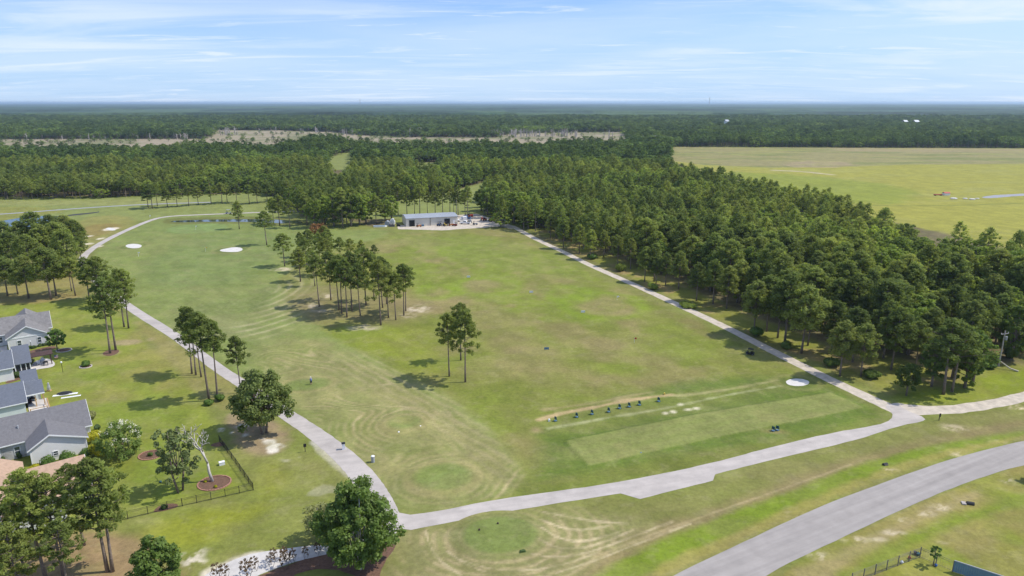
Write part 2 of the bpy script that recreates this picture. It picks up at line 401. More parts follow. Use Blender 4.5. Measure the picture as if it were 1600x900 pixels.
# woodland floor: straw and shade-thin grass (forest side of the dirt road, beyond the course)
FLOOR = (.125, .105, .055)
mixin(poly([(560,352),(600,356),(620,337),(745,335),(760,300),(815,286),(830,366),(880,392),(960,426),(1050,466),(1150,512),(1250,556),(1340,594),(1420,624),(1500,590),(1600,570),(1700,480),(1700,250),(1100,236),(700,228),(-100,228),(-100,308),(220,306),(440,303)], 3, 3), FLOOR, 1)
# clearcut
mixin(poly([(-120,231),(-120,217),(325,215),(338,203),(500,204),(640,207),(800,209),(978,206),(990,218),(870,232),(600,236),(400,232)], 6, 8, sm=0), (.285, .245, .18), 1)
mixin(poly([(-120,231),(-120,217),(325,215),(338,203),(500,204),(640,207),(800,209),(978,206),(990,218),(870,232),(600,236),(400,232)], 6, 8, sm=0)*sstep(fbm(X,Y,45,3,31), .45, .62), (.17,.175,.085), .85)
# far fairways beyond
for pts in ([(-60,342),(-60,311),(120,311),(300,305),(420,300),(520,306),(690,303),(735,290),(765,282),(816,280),(820,287),(790,293),(757,306),(752,336),(700,340),(420,345),(200,345)],
            [(500,262),(508,246),(520,239),(556,236),(556,250),(548,268)], [(640,262),(645,254),(690,254),(690,262)]):
    mixin(poly(pts, 1.5, 2), (.185, .215, .068), 1)
mixin(poly([(-60,320),(-60,313),(120,314),(300,309),(300,318),(120,322)], 2, 2), (.225,.235,.085), .7)
# right field
FLD = [(1020,238),(1048,229),(1200,230),(1400,231),(1700,233),(1900,420),(1700,430),(1600,395),(1480,365),(1380,345),(1270,312),(1180,285),(1100,268),(1040,250)]
fm = poly(FLD, 3, 3, sm=0); mixin(fm, (.265, .260, .050), 1)
mixin(fm*poly([(1000,225),(1900,228),(1900,256),(1600,256),(1420,257),(1340,260),(1210,262),(1100,258),(1040,250)], 2, 1.5, sm=0), (.235, .215, .100), .95)
mixin(fm*poly([(1000,228),(1900,228),(1900,256),(1600,256),(1340,260),(1210,262),(1100,258)], 2, 1.5, sm=0)*sstep(fbm(X,Y*2.2,60,4,41), .48, .66), (.165,.185,.060), .8)
mixin(fm*poly([(1220,262),(1330,262),(1330,252),(1240,251)], 6, 6), (.30,.235,.16), .6)
mixin(fm*poly([(1300,236),(1420,238),(1700,238),(1700,230),(1300,229)], 6, 6), (.29,.235,.14), .55)
mixin(fm*sstep(fbm(X,Y*3,40,4,43), .52, .7), (.275,.275,.085), .5)
mixin(fm*poly([(1100,268),(1250,272),(1430,292),(1430,318),(1300,318),(1150,282)], 10, 12), (.175,.225,.030), .65)
mixin(fm*line([(1210,266),(1255,268),(1300,273)], 6, 4, 2), (.42,.37,.28), .9)
mixin(fm*line([(1320,320),(1480,322),(1600,317),(1700,313)], 3, 3, 1), (.13,.15,.035), .6)
mixin(fm*line([(1020,260),(1210,262),(1400,257),(1700,255)], 2, 3, 1), (.13,.14,.04), .5)
# --- the golf side
FAIR = [(196,482),(150,430),(135,403),(175,374),(243,343),(300,338),(420,334),(470,352),(530,360),(610,358),(600,372),(520,388),(450,420),(432,450),(500,512),(560,545),(680,610),(760,655),(810,720),(830,770),(700,800),(630,805),(600,770),(560,735),(500,682),(440,640),(380,590),(300,540)]
mixin(poly(FAIR, 2, 2), (.172, .215, .064), .95)
mixin(poly([(210,420),(300,365),(400,360),(480,372),(430,400),(400,440),(300,450),(240,445)], 6, 5), (.150,.200,.066), .7)
mixin(poly([(300,478),(360,470),(430,440),(440,460),(400,495),(350,505)], 4, 3), (.140,.170,.060), .6)
mixin(poly([(240,500),(330,490),(420,500),(380,530),(300,535)], 4, 4), (.215,.225,.105), .5)
mixin(poly([(250,348),(262,341),(330,339),(420,338),(480,344),(486,352),(440,353),(400,350),(330,349),(280,351)], 1, 1), (.13,.14,.04), .85)
# putting green
d, r = elld(308, 357, 44, 7.5); mixin(1-sstep(d, -.4, .4), (.170,.235,.078)); mixin(np.exp(-((d-1.5)/1.2)**2), (.14,.19,.06), .4)
# tan approach with mower swirls
tan = poly([(392,545),(470,525),(560,560),(640,600),(720,650),(790,700),(820,740),(845,765),(790,785),(700,800),(640,800),(600,760),(540,700),(470,648),(425,600)], 5, 4)
mixin(tan*(.6+.4*sstep(n2,.35,.6)), (.262, .238, .105), .72)
ds = []; 
for (a, b, c, e, ro) in ((632,662,42,20,.2), (692,748,56,29,.1), (470,600,60,22,.2), (600,618,70,14,-.1)):
    dd, rr = elld(a, b, c, e, ro); ds.append(dd)
for sp in ([(520,545),(600,585),(670,628),(730,672),(775,703),(786,714),(770,720),(742,706),(715,684),(695,668)], [(430,560),(520,585),(600,612),(660,630),(668,618),(640,606)]):
    ds.append(seg_dist(X, Y, smooth_poly(P(sp), 2, False))-.2)
dmin = -np.log(sum(np.exp(-np.clip(q,-20,400)/1.6) for q in ds))*1.6
ph = dmin + nx*.7 + (n2-.5)*1.2
sw = .5+.5*np.sin(ph*2*math.pi/1.45); sw2 = .5+.5*np.sin(ph*2*math.pi/4.6+1.2)
fade = np.clip(tan*1.3, 0, 1)*sstep(dmin, -1, 1)*(.25+.75*sstep(fbm(X,Y,6,3,121),.38,.58))*(1-sstep(dmin, 12, 20))
mixin(fade*sw**2*(.35+.65*sw2)*(.4+.6*sstep(n1,.4,.6)), (.40, .335, .195), .75); mixin(fade*(1-sw)**2, (.150,.180,.055), .45)
sx_ = X*.70+Y*.714                                                             # straight passes further up the fairway
stp = (.5+.5*np.sin((X*.76+Y*.65+nx*1.2)*2*math.pi/2.2))**2
mixin(poly([(480,560),(600,545),(690,600),(800,690),(840,760),(760,740),(640,650)], 6, 3)*stp, (.34,.30,.17), .5)
mixin(poly([(215,440),(330,420),(440,440),(470,490),(380,560),(260,520)], 6, 6)*stp, (.20,.235,.095), .35)
# curved tracks by the grove
ca, cb = G(395, 455)
rr = np.hypot((X-ca), (Y-cb)*.62) + nx*.6
arc = poly([(395,500),(440,440),(470,425),(500,460),(470,505),(400,535),(350,515)], 4, 3)
mixin(arc*(.5+.5*np.sin(rr*2*math.pi/3.4))**3, (.36,.34,.20), .7); mixin(arc*(.5-.5*np.sin(rr*2*math.pi/3.4))**3, (.15,.185,.07), .4)
# tees / practice mounds (smooth close-mown discs, straw rims)
for (a, b, c, e, ro) in ((632,662,26,10,.2), (692,748,46,21,.1), (480,600,34,10,.2)):
    d, r = elld(a, b, c, e, ro); d = d+nx*.25
    mixin(np.exp(-((d-.9)/.7)**2), (.31,.27,.13), .45); mixin(1-sstep(d, -1.2, .8), (.160,.205,.060), .9)
mixin(ell(628,660,18,6), (.25,.24,.09), .6)
# driving range
RNG = [(520,388),(610,370),(760,350),(800,358),(850,392),(950,440),(1050,484),(1150,534),(1250,580),(1330,612),(1390,648),(1300,676),(1100,727),(960,755),(850,770),(700,800),(835,765),(800,690),(700,610),(560,545),(500,512),(500,460)]
rg = poly(RNG, 2, 2); mixin(rg, (.158, .182, .036), .9)
mixin(rg*sstep(fbm(X,Y,26,4,51), .44, .62), (.165,.212,.030), .75)
mixin(rg*sstep(fbm(X,Y,17,4,57), .50, .68), (.205,.182,.074), .8)
mixin(rg*sstep(fbm(X*1.2,Y*.5,12,4,59), .54, .72), (.255,.21,.10), .6)
mixin(poly([(590,372),(640,366),(800,372),(900,420),(900,440),(800,420),(680,400)], 5, 6), (.172,.222,.040), .55)
mixin(poly([(640,335),(700,352),(860,372),(830,366),(800,352),(750,352)], 2, 1), (.15,.16,.05), .6)
mixin(poly([(690,358),(760,352),(815,362),(800,368),(740,366)], 3, 2), (.19,.185,.06), .5)
for (a,b,c,e,k) in ((745,444,34,9,.9),(716,458,40,8,.6),(862,455,30,8,.45),(946,472,26,8,.8),(918,478,22,10,.85),(965,484,34,9,.55),(800,535,40,14,.8),(770,505,50,20,.6),(830,560,55,22,.75),(760,580,45,14,.55),(880,590,60,18,.5),(700,470,40,12,.45),(650,485,26,8,.8),(990,530,60,14,.4),(1000,560,70,12,.35),(905,540,60,18,.4)):
    mixin(ell(a,b,c,e,3,2.2,1.2), (.245,.200,.100), k*.62)
for (a,b,c,e) in ((760,446,46,15),(945,476,62,19),(680,455,30,10),(890,460,30,12)):
    d, r = elld(a,b,c,e); mixin(np.exp(-((d+nx*2)/2.6)**2), (.165,.232,.024), .75)
mixin(poly([(600,510),(660,500),(690,560),(700,590),(640,590),(600,560),(560,540)], 4, 4), (.185,.215,.030), .7)
# pine straw and shade-worn soil in the grove
mixin(poly([(430,470),(500,440),(590,455),(650,455),(670,490),(600,512),(520,500),(470,505)], 5, 4), (.22,.175,.095), .65)
mixin(poly([(500,400),(560,400),(640,440),(640,470),(560,450),(490,440)], 5, 4), (.215,.215,.045), .6)
for (a,b,c,e) in ((505,485,12,3),(490,478,10,3),(440,421,12,2),(508,462,6,3),(570,512,15,3),(656,483,16,4),(640,493,10,3)): mixin(ell(a,b,c*1.2,e*1.3,1.6,1.6,1.2)*sstep(nv*.5+n3*.5,.38,.60), (.46,.40,.31), .9)
# range tee: lush belt, sand line, chalk line, the close-mown tee
mixin(poly([(840,660),(1050,595),(1230,585),(1330,612),(1392,646),(1300,676),(1100,727),(960,755),(850,770),(800,775),(840,740)], 3, 2), (.100,.150,.028), .9)
mixin(poly([(800,770),(850,745),(930,735),(1100,706),(1230,680),(1300,676),(1100,727),(960,755),(850,770)], 2, 1.5), (.15,.165,.038), .7)
mixin(poly([(835,655),(1010,612),(1090,615),(1220,590),(1230,605),(1080,640),(860,690)], 2, 1.5), (.150,.178,.042), .75)
mixin(line([(842,656),(880,645),(930,636),(1000,622),(1050,617)], 1.4, .9, .5, .5), (.42,.32,.18), .95)
mixin(line([(850,640),(930,630),(1020,612)], 1.0, 1.0, .6, .5), (.32,.26,.14), .6)
mixin(line([(856,669),(900,662),(950,652),(1000,645),(1070,632),(1130,618),(1220,603)], .7, .8, .3, .5)*(.35+.65*n3), (.37,.38,.22), .9)
mixin(line([(1040,620),(1120,612),(1215,594)], .9, 1, .5, .5), (.33,.31,.15), .7)
mixin(ell(838,672,8,4,1,.8,.5), (.36,.27,.16), .9)
for (a,b,c) in ((1063,632,4),(1076,640,5),(1052,643,3),(1040,646,3),(1088,638,4)): mixin(ell(a,b,c,1.5,.5,.5,.4), (.72,.66,.54), .85)
TEE = [(882,691),(1220,622),(1300,615),(1350,637),(1130,686),(925,730)]
TEEW = P([(885,690),(1080,650),(1297,614),(1350,638),(1130,682),(921,729)])
dt = sdf(X, Y, TEEW); tm = 1-sstep(dt, -.25, .25)
mixin(tm, (.185,.215,.066), .95)
mixin(tm*(.5+.5*np.sin((X*-.42+Y*.91+nx*.3)*2*math.pi/3.1)), (.205,.218,.080), .55)
mixin(tm*sstep(n2, .52, .7), (.22,.215,.085), .5)
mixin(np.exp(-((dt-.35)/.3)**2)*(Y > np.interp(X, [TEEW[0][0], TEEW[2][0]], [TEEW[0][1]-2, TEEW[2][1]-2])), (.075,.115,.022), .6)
mixin(ell(1210,674,20,4,1.2,.8,.5), (.24,.20,.09), .7)
# bottom rough with mower rings round the near tee
BR = [(560,905),(590,870),(625,835),(720,814),(830,794),(930,778),(1000,782),(1115,753),(1220,717),(1330,692),(1440,664),(1490,648),(1620,628),(1700,640),(1700,700),(1480,722),(1370,757),(1270,802),(1150,860),(1040,930),(600,960)]
mixin(poly(BR, 1, .6, sm=0), (.172,.182,.054), 1)
br2 = poly([(600,905),(640,830),(750,812),(850,798),(960,812),(1020,830),(960,880),(900,920),(700,940)], 4, 3)
mixin(br2, (.27,.235,.125), .75)
d, r = elld(782,838,62,30,.1); dr = d+nx*.5
dq = dr+nx*.5+(n2-.5)*1.0; rings = (.5+.5*np.sin(dq*2*math.pi/1.5))**2*sstep(n3,.25,.6); ring2 = .5+.5*np.sin(dr*2*math.pi/3.9+.8)
fr_ = br2*sstep(dr, .3, 1.2)*(1-sstep(dr, 9, 15)); mixin(fr_*rings*(.4+.6*ring2), (.40,.33,.20), .65); mixin(fr_*(1-rings)**2, (.150,.175,.055), .5)
mixin(1-sstep(dr, -.8, .6), (.155,.200,.058), .95); mixin(np.exp(-((dr-.6)/.35)**2), (.125,.16,.045), .6)
d3, r3 = elld(1000,790,170,26,.45); tr = (.5+.5*np.sin((Y*.86-X*.5+nx*.8)*2*math.pi/2.4))**3
mixin(poly([(860,805),(960,800),(1060,815),(1000,855),(900,905),(840,880)], 3, 2)*tr*sstep(n2,.4,.6), (.36,.30,.17), .15)
mixin(poly([(900,905),(960,850),(1100,795),(1250,740),(1420,690),(1600,655),(1600,668),(1430,705),(1280,760),(1130,815),(1010,870),(930,920)], 1.6, 1), (.215,.175,.085), .85)
for ln in ([(846,826),(870,840),(900,847),(930,843),(965,832)],[(842,845),(870,856),(905,858),(945,847),(990,828)],[(845,812),(880,826),(915,828),(950,822)],[(830,866),(870,872),(920,864),(980,842),(1050,815)],[(720,875),(760,888),(810,893),(870,886),(930,865)],[(700,862),(730,884),(790,904),(860,902)],[(850,800),(890,808),(930,815),(980,818)],[(665,830),(672,855),(690,880),(720,898)],[(870,895),(930,876),(1000,848),(1080,818)]):
    mixin(line(ln, .34, .3, .25, .12)*(.35+.65*sstep(n3,.3,.6)), (.44,.37,.24), .85)
mixin(line([(930,870),(1060,820),(1200,772),(1330,726)], .5, .5, .2, .1), (.34,.28,.16), .7)
mixin(poly([(880,925),(960,880),(1100,815),(1230,768),(1380,712),(1600,670),(1600,690),(1400,738),(1260,790),(1130,848),(1010,905)], .9, .7), (.150,.215,.020), .95)
mixin(poly([(1010,915),(1130,858),(1260,800),(1370,752),(1480,715),(1620,682),(1620,676),(1470,704),(1360,738),(1250,785),(1120,842),(990,905)], .7, .6), (.275,.240,.075), .75)
for (a,b,c,e) in ((1494,711,8,2),(1240,804,7,2),(1390,735,8,2),(1560,690,10,2),(1600,640,14,4),(1580,634,14,4),(1490,668,14,5)): mixin(ell(a,b,c,e,1.2,1.2,1.0)*sstep(nv,.38,.62), (.52,.44,.32), .8)
# the near side of the street
NS = [(1190,925),(1267,866),(1400,803),(1500,760),(1620,718),(1700,720),(1800,1000),(1190,1000)]
mixin(poly(NS, .4, .2, .1, sm=0), (.205,.205,.045), 1)
ns = poly(NS, .4, .2, .1, sm=0)
mixin(ns*sstep(n2, .46, .64), (.160,.205,.024), .7)
mixin(ns*sstep(n1, .52, .66), (.255,.215,.080), .6)
mixin(poly([(1230,900),(1330,850),(1430,800),(1520,765),(1540,775),(1450,812),(1350,868),(1270,915)], .8, 1.0), (.30,.245,.125), .65)
mixin(poly([(1300,905),(1360,870),(1430,828),(1520,795),(1600,770),(1620,785),(1520,815),(1440,845),(1370,890)], 1.2, 1.4), (.150,.215,.018), .8)
for (a,b,c,e) in ((1390,832,14,4),(1375,843,10,3),(1408,813,10,3),(1473,791,9,3),(1437,803,8,2),(1340,845,9,3),(1285,870,8,3),(1505,760,5,1.5),(1572,752,8,3),(1478,848,5,1.5)): mixin(ell(a,b,c,e,1.2,1.2,.9)*sstep(nv,.38,.62), (.58,.50,.39), .9)
mixin(poly([(1345,915),(1437,862),(1500,890),(1520,915)], .5, .4, sm=0), (.215,.225,.038), .7)
# lawns of the houses
LAWN = [(-80,470),(60,474),(150,462),(205,505),(225,530),(290,592),(330,640),(345,690),(396,766),(195,808),(190,840),(-60,900),(-100,600)]
lw = poly(LAWN, 1.2, 1.0, sm=0); mixin(lw, (.190,.222,.036), .95)
mixin(lw*sstep(n2, .48, .66), (.160,.205,.034), .6); mixin(lw*sstep(n1, .50, .66), (.245,.225,.070), .7)
mixin(poly([(75,600),(150,575),(230,560),(240,568),(160,590),(80,610)], 1, .8), (.135,.185,.022), .55)
mixin(poly([(200,690),(330,690),(380,760),(210,790)], 1.5, 1), (.150,.200,.030), .7)
mixin(poly([(130,630),(230,625),(320,650),(240,690),(140,660)], 2, 2), (.155,.205,.030), .6)
mixin(poly([(-60,478),(60,472),(150,462),(200,495),(120,455),(0,462),(-60,466)], 1, 1.2), (.34,.25,.13), .7)
mixin(poly([(-60,440),(60,400),(140,425),(150,462),(60,474),(-60,478)], 2, 2), (.225,.185,.065), .7)
mixin(poly([(120,340),(200,335),(215,350),(160,378),(130,400),(110,380)], 3, 2), (.225,.215,.070), .8)
mixin(poly([(130,352),(185,348),(190,356),(150,372),(125,372)], 3, 2), (.215,.165,.055), .75)
mixin(poly([(0,345),(-60,345),(-60,325),(60,322),(110,330),(60,336)], 2, 2), (.20,.20,.05), .7)
for (a,b,c,e) in ((173,358,10,2.5),(137,369,8,1.5),(157,373,4,1.3),(138,381,8,1.5),(156,385,4,1.5)): mixin(ell(a,b,c,e,.6,.5,.5), (.66,.60,.50), .9)
# strip between lawn and cart path
mixin(poly([(205,505),(225,500),(300,555),(370,600),(400,640),(330,640),(290,592)], 1.5, 1.5), (.245,.215,.080), .7)
for (a,b,c,e) in ((200,535,22,5),(235,530,6,2),(175,552,12,4)): mixin(ell(a,b,c,e,1,.8,.5), (.33,.26,.17), .7)
# worn sandy ground under the oak
mixin(poly([(350,650),(400,640),(440,660),(455,680),(450,700),(420,712),(390,715),(365,690)], 1.2, 1.6, .8), (.27,.205,.135), .9)
for (a,b,c,e) in ((372,668,9,6),(362,676,5,3),(384,680,6,3),(420,690,12,5),(432,698,14,5),(428,704,8,3),(448,720,9,3),(468,714,3,1),(344,672,8,3),(410,686,8,2),(388,664,10,4)): mixin(ell(a,b,c,e,.35,.9,.8)*sstep(n3, .3, .55), (.58,.55,.51), .95)
mixin(poly([(475,773),(500,758),(525,760),(540,768),(515,770),(495,776)], .3, .5, .4), (.52,.48,.43), .9)
mixin(poly([(482,690),(500,688),(535,728),(556,747),(545,748),(520,728),(500,712)], .3, .4, .4), (.48,.45,.42), .9)
# left-bottom rough
lb = poly([(195,808),(396,768),(345,692),(400,712),(450,720),(480,690),(540,740),(600,780),(600,850),(480,860),(400,868),(310,900),(150,960),(100,900)], 1.5, 1.2)
mixin(lb, (.175,.195,.048), .7); mixin(lb*sstep(n1, .46, .62), (.235,.215,.085), .6)
mixin(poly([(200,830),(300,800),(400,790),(410,800),(330,840),(250,870),(200,870)], 2, 1.6), (.225,.250,.028), .8)
mixin(poly([(400,730),(440,722),(460,745),(420,780),(400,770)], 2, 1.6), (.225,.245,.035), .6)
mixin(poly([(60,830),(200,826),(260,850),(230,880),(300,905),(100,980),(0,930)], 1.5, 1.5), (.28,.19,.115), .85)
for (a,b,c,e) in ((301,867,9,4),(303,880,7,3)): mixin(ell(a,b,c,e,1.0,1.2,.9)*sstep(nv,.42,.6), (.58,.53,.46), .9)
mixin(poly([(306,903),(352,876),(405,858),(420,866),(350,905)], .5, .6, .5), (.60,.55,.48), .9)
# forest-edge strip, right of the dirt road
ed = poly([(818,352),(880,386),(960,424),(1050,466),(1150,512),(1250,556),(1340,594),(1400,622),(1480,632),(1620,606),(1620,570),(1500,572),(1400,560),(1290,540),(1215,510),(1140,480),(1050,438),(960,400),(880,366),(830,346)], 2, 2)
mixin(ed, (.190,.205,.036), .9); mixin(ed*sstep(n2, .47, .64), (.28,.20,.105), .7)
mixin(poly([(1380,620),(1500,600),(1600,575),(1640,590),(1560,622),(1480,634),(1420,632)], 1.5, 1.5), (.185,.235,.018), .8)
# fine grain everywhere: straw and fresh tufts a few metres across, streaks along the mowing
course = (GY < 330)*(1-tm*.7)
k1 = fbm(X*.55+Y*.1, Y*1.25, 4.2, 5, 101); k2 = fbm(X*.8, Y*1.1, 9.5, 5, 103)
mixin(sstep(k1, .53, .66)*course, (.255,.225,.105), .16); mixin(sstep(k1, .47, .36)*course, (.135,.175,.030), .20)
mixin(sstep(k2, .56, .66)*course, (.270,.230,.120), .10)
mixin(sstep(fbm(X*.9, Y*1.1, 1.6, 3, 107), .60, .72)*course, (.30,.27,.16), .16)
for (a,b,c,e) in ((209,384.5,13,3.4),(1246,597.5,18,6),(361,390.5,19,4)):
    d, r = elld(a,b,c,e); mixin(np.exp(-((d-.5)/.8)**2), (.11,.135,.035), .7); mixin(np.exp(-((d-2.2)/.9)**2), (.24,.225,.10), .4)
C *= (0.80+0.26*n3+.14*n2)[..., None]; C = C*np.array([1.05,1.01,.90])*(.92+.16*sstep(fbm(X*.9+Y*.3, Y*.5, 3.2, 4, 93), .3, .7))[..., None]
C = C*(0.94+.12*fbm(X,Y,1.0,2,77))[..., None]
Z = np.zeros(X.shape)
Z += .22*(1-sstep(dt, -.2, .9)); Z += .5*(1-sstep(elld(692,748,50,24,.1)[0], -1, 3)) + .4*(1-sstep(elld(782,838,58,28,.1)[0], -1, 3)) + .4*(1-sstep(elld(632,662,28,11,.2)[0], -1, 3))
gm = mat('grass_ground', (.15,.18,.05), 0.95, spec=.15)
nt = gm.node_tree; at = nt.nodes.new('ShaderNodeAttribute'); at.attribute_name = 'turf'
nz = nt.nodes.new('ShaderNodeTexNoise'); nz.inputs['Scale'].default_value = 1.3; nz.inputs['Detail'].default_value = 9; nz.inputs['Roughness'].default_value = .8
tcg = nt.nodes.new('ShaderNodeTexCoord'); nt.links.new(tcg.outputs['Object'], nz.inputs['Vector'])
mr = nt.nodes.new('ShaderNodeMapRange'); nt.links.new(nz.outputs['Fac'], mr.inputs[0]); mr.inputs[1].default_value = .3; mr.inputs[2].default_value = .7; mr.inputs[3].default_value = .70; mr.inputs[4].default_value = 1.30
sc = nt.nodes.new('ShaderNodeVectorMath'); sc.operation = 'SCALE'; nt.links.new(at.outputs['Color'], sc.inputs[0]); nt.links.new(mr.outputs[0], sc.inputs['Scale'])
nt.links.new(sc.outputs[0], nt.nodes['Principled BSDF'].inputs['Base Color'])
bp = nt.nodes.new('ShaderNodeBump'); bp.inputs['Strength'].default_value = .5; bp.inputs['Distance'].default_value = .08
nt.links.new(nz.outputs['Fac'], bp.inputs['Height']); nt.links.new(bp.outputs[0], nt.nodes['Principled BSDF'].inputs['Normal'])
gme = grid_mesh('ground', X, Y, Z, gm)
ca_ = gme.color_attributes.new('turf', 'FLOAT_COLOR', 'POINT')
buf = np.ones((X.size, 4), np.float32); buf[:, :3] = np.clip(C, 0.005, 1).reshape(-1, 3); ca_.data.foreach_set('color', buf.reshape(-1))
gme.polygons.foreach_set('use_smooth', [True]*len(gme.polygons))
tag(link('ground', gme), kind='structure')
fg = MB().add([(-40000,-2000,-.6),(40000,-2000,-.6),(40000,45000,-.6),(-40000,45000,-.6)], [(0,1,2,3)]).build('terrain', mat('far_soil', (.07,.085,.04), .95, vary=.3, vscale=.01))
tag(fg, kind='structure')

# ------------------------------------------------------------------ roads, paths, bunkers, ponds: sheets 4 mm above one another, edges slightly ragged
def refine(w, step, amp, seed):
    out = []; n = len(w); q = random.Random(seed)
    for i in range(n):
        a, b = w[i], w[(i+1) % n]; L = math.hypot(b[0]-a[0], b[1]-a[1]); k = max(1, int(L/step))
        for j in range(k):
            t = j/k; out.append((a[0]+(b[0]-a[0])*t+q.uniform(-amp, amp), a[1]+(b[1]-a[1])*t+q.uniform(-amp, amp)))
    return out
from mathutils.geometry import tessellate_polygon
def sheet(name, px, z, m, step=1.2, amp=.08, sm=2, world_=False, thick=0.0):
    w = px if world_ else P(px)
    if sm: w = smooth_poly(w, sm)
    if amp: w = refine(w, step, amp, len(name)+len(w))
    tri = tessellate_polygon([[Vector((a, b, 0)) for a, b in w]])
    me = bpy.data.meshes.new(name); me.from_pydata([(a, b, z) for a, b in w], [], [tuple(t) for t in tri]); me.update()
    if me.polygons and sum(p.normal.z for p in me.polygons) < 0: me.flip_normals()
    me.materials.append(M[m]); return link(name, me)
def ribbon(name, px, widths, z, m, seed=1):
    c = smooth_poly([(*G(p[0], p[1]),) for p in px], 3, False); q = random.Random(seed); L = []; Rr = []
    for i, p in enumerate(c):
        a = c[max(0, i-1)]; b = c[min(len(c)-1, i+1)]; dx, dy = b[0]-a[0], b[1]-a[1]; l = math.hypot(dx, dy); nx_, ny_ = -dy/l, dx/l
        w = np.interp(i/(len(c)-1), np.linspace(0, 1, len(widths)), widths)/2
        e1 = w+q.uniform(-.08, .08); e2 = w+q.uniform(-.08, .08)
        L.append((p[0]+nx_*e1, p[1]+ny_*e1, z)); Rr.append((p[0]-nx_*e2, p[1]-ny_*e2, z))
    n = len(L); me = bpy.data.meshes.new(name)
    me.from_pydata(L+Rr, [], [(i, n+i, n+i+1, i+1) for i in range(n-1)]); me.materials.append(M[m]); me.update()
    return link(name, me)
st = lambda o: tag(o, kind='structure')
st(ribbon('dirt_road', [(800,353),(818,363),(840,375),(875,391),(925,416),(962,432),(1000,449),(1050,472),(1100,495),(1150,519),(1200,545),(1250,570),(1300,595),(1350,618),(1393,638),(1412,646)], [3.2,3.0,3.0,3.0,3.0,3.1,3.4,4.0], .012, 'dirt', 5))
st(sheet('dirt_road', [(1385,634),(1400,629),(1420,633),(1470,635),(1540,626),(1600,612),(1700,590),(1700,606),(1600,628),(1540,641),(1490,647),(1435,648),(1405,652)], .0105, 'dirt', 1.5, .16, 1))
st(sheet('cart_path', [(616,833),(590,800),(577,775),(600,772),(606,786),(628,806),(680,800),(760,783),(850,770),(960,755),(1100,727),(1200,700),(1300,676),(1370,665),(1393,656),(1395,645),(1380,634),(1400,630),(1418,642),(1448,654),(1440,659),(1410,664),(1330,690),(1220,715),(1125,739),(1118,741),(1118,741),(1114,751),(1114,751),(1004,779),(1000,780),(1000,780),(970,771),(970,771),(930,777),(830,793),(720,813)], .020, 'concrete', 1.5, .05, 1))
st(ribbon('path', [(610,830),(596,792),(582,765),(560,735),(526,702),(480,668),(436,640),(380,600),(342,577),(280,528),(202,481),(150,440),(128,412),(131,397),(170,372),(236,343),(262,338),(300,336),(400,332),(470,330)], [4.6,4.4,4.0,3.4,3.0,2.9,2.9,2.9,2.9,2.9,3.0,3.0], .016, 'concrete'))
M['path_grey'] = mat('pale_asphalt', (.30,.30,.32), .92, vary=.1, vscale=.4)
st(ribbon('path', [(-60,337),(0,335),(90,328),(160,323),(232,319),(330,316)], [3.4,3.4], .016, 'path_grey'))
st(sheet('sandy_path', [(312,905),(352,879),(406,862),(487,853),(560,845),(614,826),(622,834),(560,856),(500,868),(449,881),(392,903),(360,930),(300,930)], .014, 'pale_sand', 1.2, .12, 1))
st(sheet('road', [(960,950),(1050,900),(1100,876),(1160,848),(1233,813),(1300,784),(1367,759),(1430,736),(1500,713),(1600,688),(1750,660),(1750,700),(1600,725),(1500,757),(1400,800),(1340,829),(1267,863),(1200,896),(1130,950)], .020, 'asphalt', 2, .04, 1))
for px in ([(383,908),(450,882),(500,868),(560,856),(608,840),(622,852),(600,880),(590,915),(560,900),(520,888),(470,892),(440,912)],):
    st(sheet('mulch_bed', px, .026, 'mulch', 1, .12, 1))
def blob(cx_, cy_, rx, ry, n=20, w=.10, seed=0):
    q = random.Random(seed); a0 = q.random()*6; return [(cx_+rx*(1+w*math.sin(2*t+a0)+w*.6*math.sin(3*t+a0*2))*math.cos(t), cy_+ry*(1+w*math.sin(2*t+a0))*math.sin(t)) for t in [2*math.pi*i/n for i in range(n)]]
for i, (a,b,c,e,wv) in enumerate(((209,384.5,13,3.4,.03),(1246,597.5,18,6,.04),(173,358,8,2,.2))):
    st(sheet('sand_bunker', blob(a,b,c,e,20,wv,i), .022, 'sand', 1, .05, 1))
st(sheet('sand_bunker', [(342,391),(352,388.5),(366,386),(377,387),(380,390),(374,393.5),(358,394),(346,393)], .022, 'sand', 1, .05, 2))
st(sheet('pond', [(-30,352),(15,343),(40,339),(75,337),(98,338),(96,345),(70,352),(30,356)], .03, 'water', 2, .1, 1))
st(sheet('pond', [(262,346.5),(280,344.5),(330,343),(400,342.5),(440,343.5),(470,346),(476,349),(450,349.5),(400,346.8),(330,346.2),(285,347.5)], .03, 'water', 2, .1, 1))
st(sheet('ditch', [(98,338),(110,335),(150,331.5),(156,330),(154,332.5),(110,337.5)], .03, 'culvert', 2, .1, 1))
st(sheet('creek', [(1532,308),(1560,304),(1700,299),(1700,303),(1590,306),(1560,309),(1540,310)], .03, 'path_grey', 2, .3, 1))
st(sheet('yard', [(690,360),(622,358),(622,352),(716,349),(700,337),(745,334),(752,336),(806,354),(800,358),(780,354)], .008, 'dirt', 2, .3, 0))

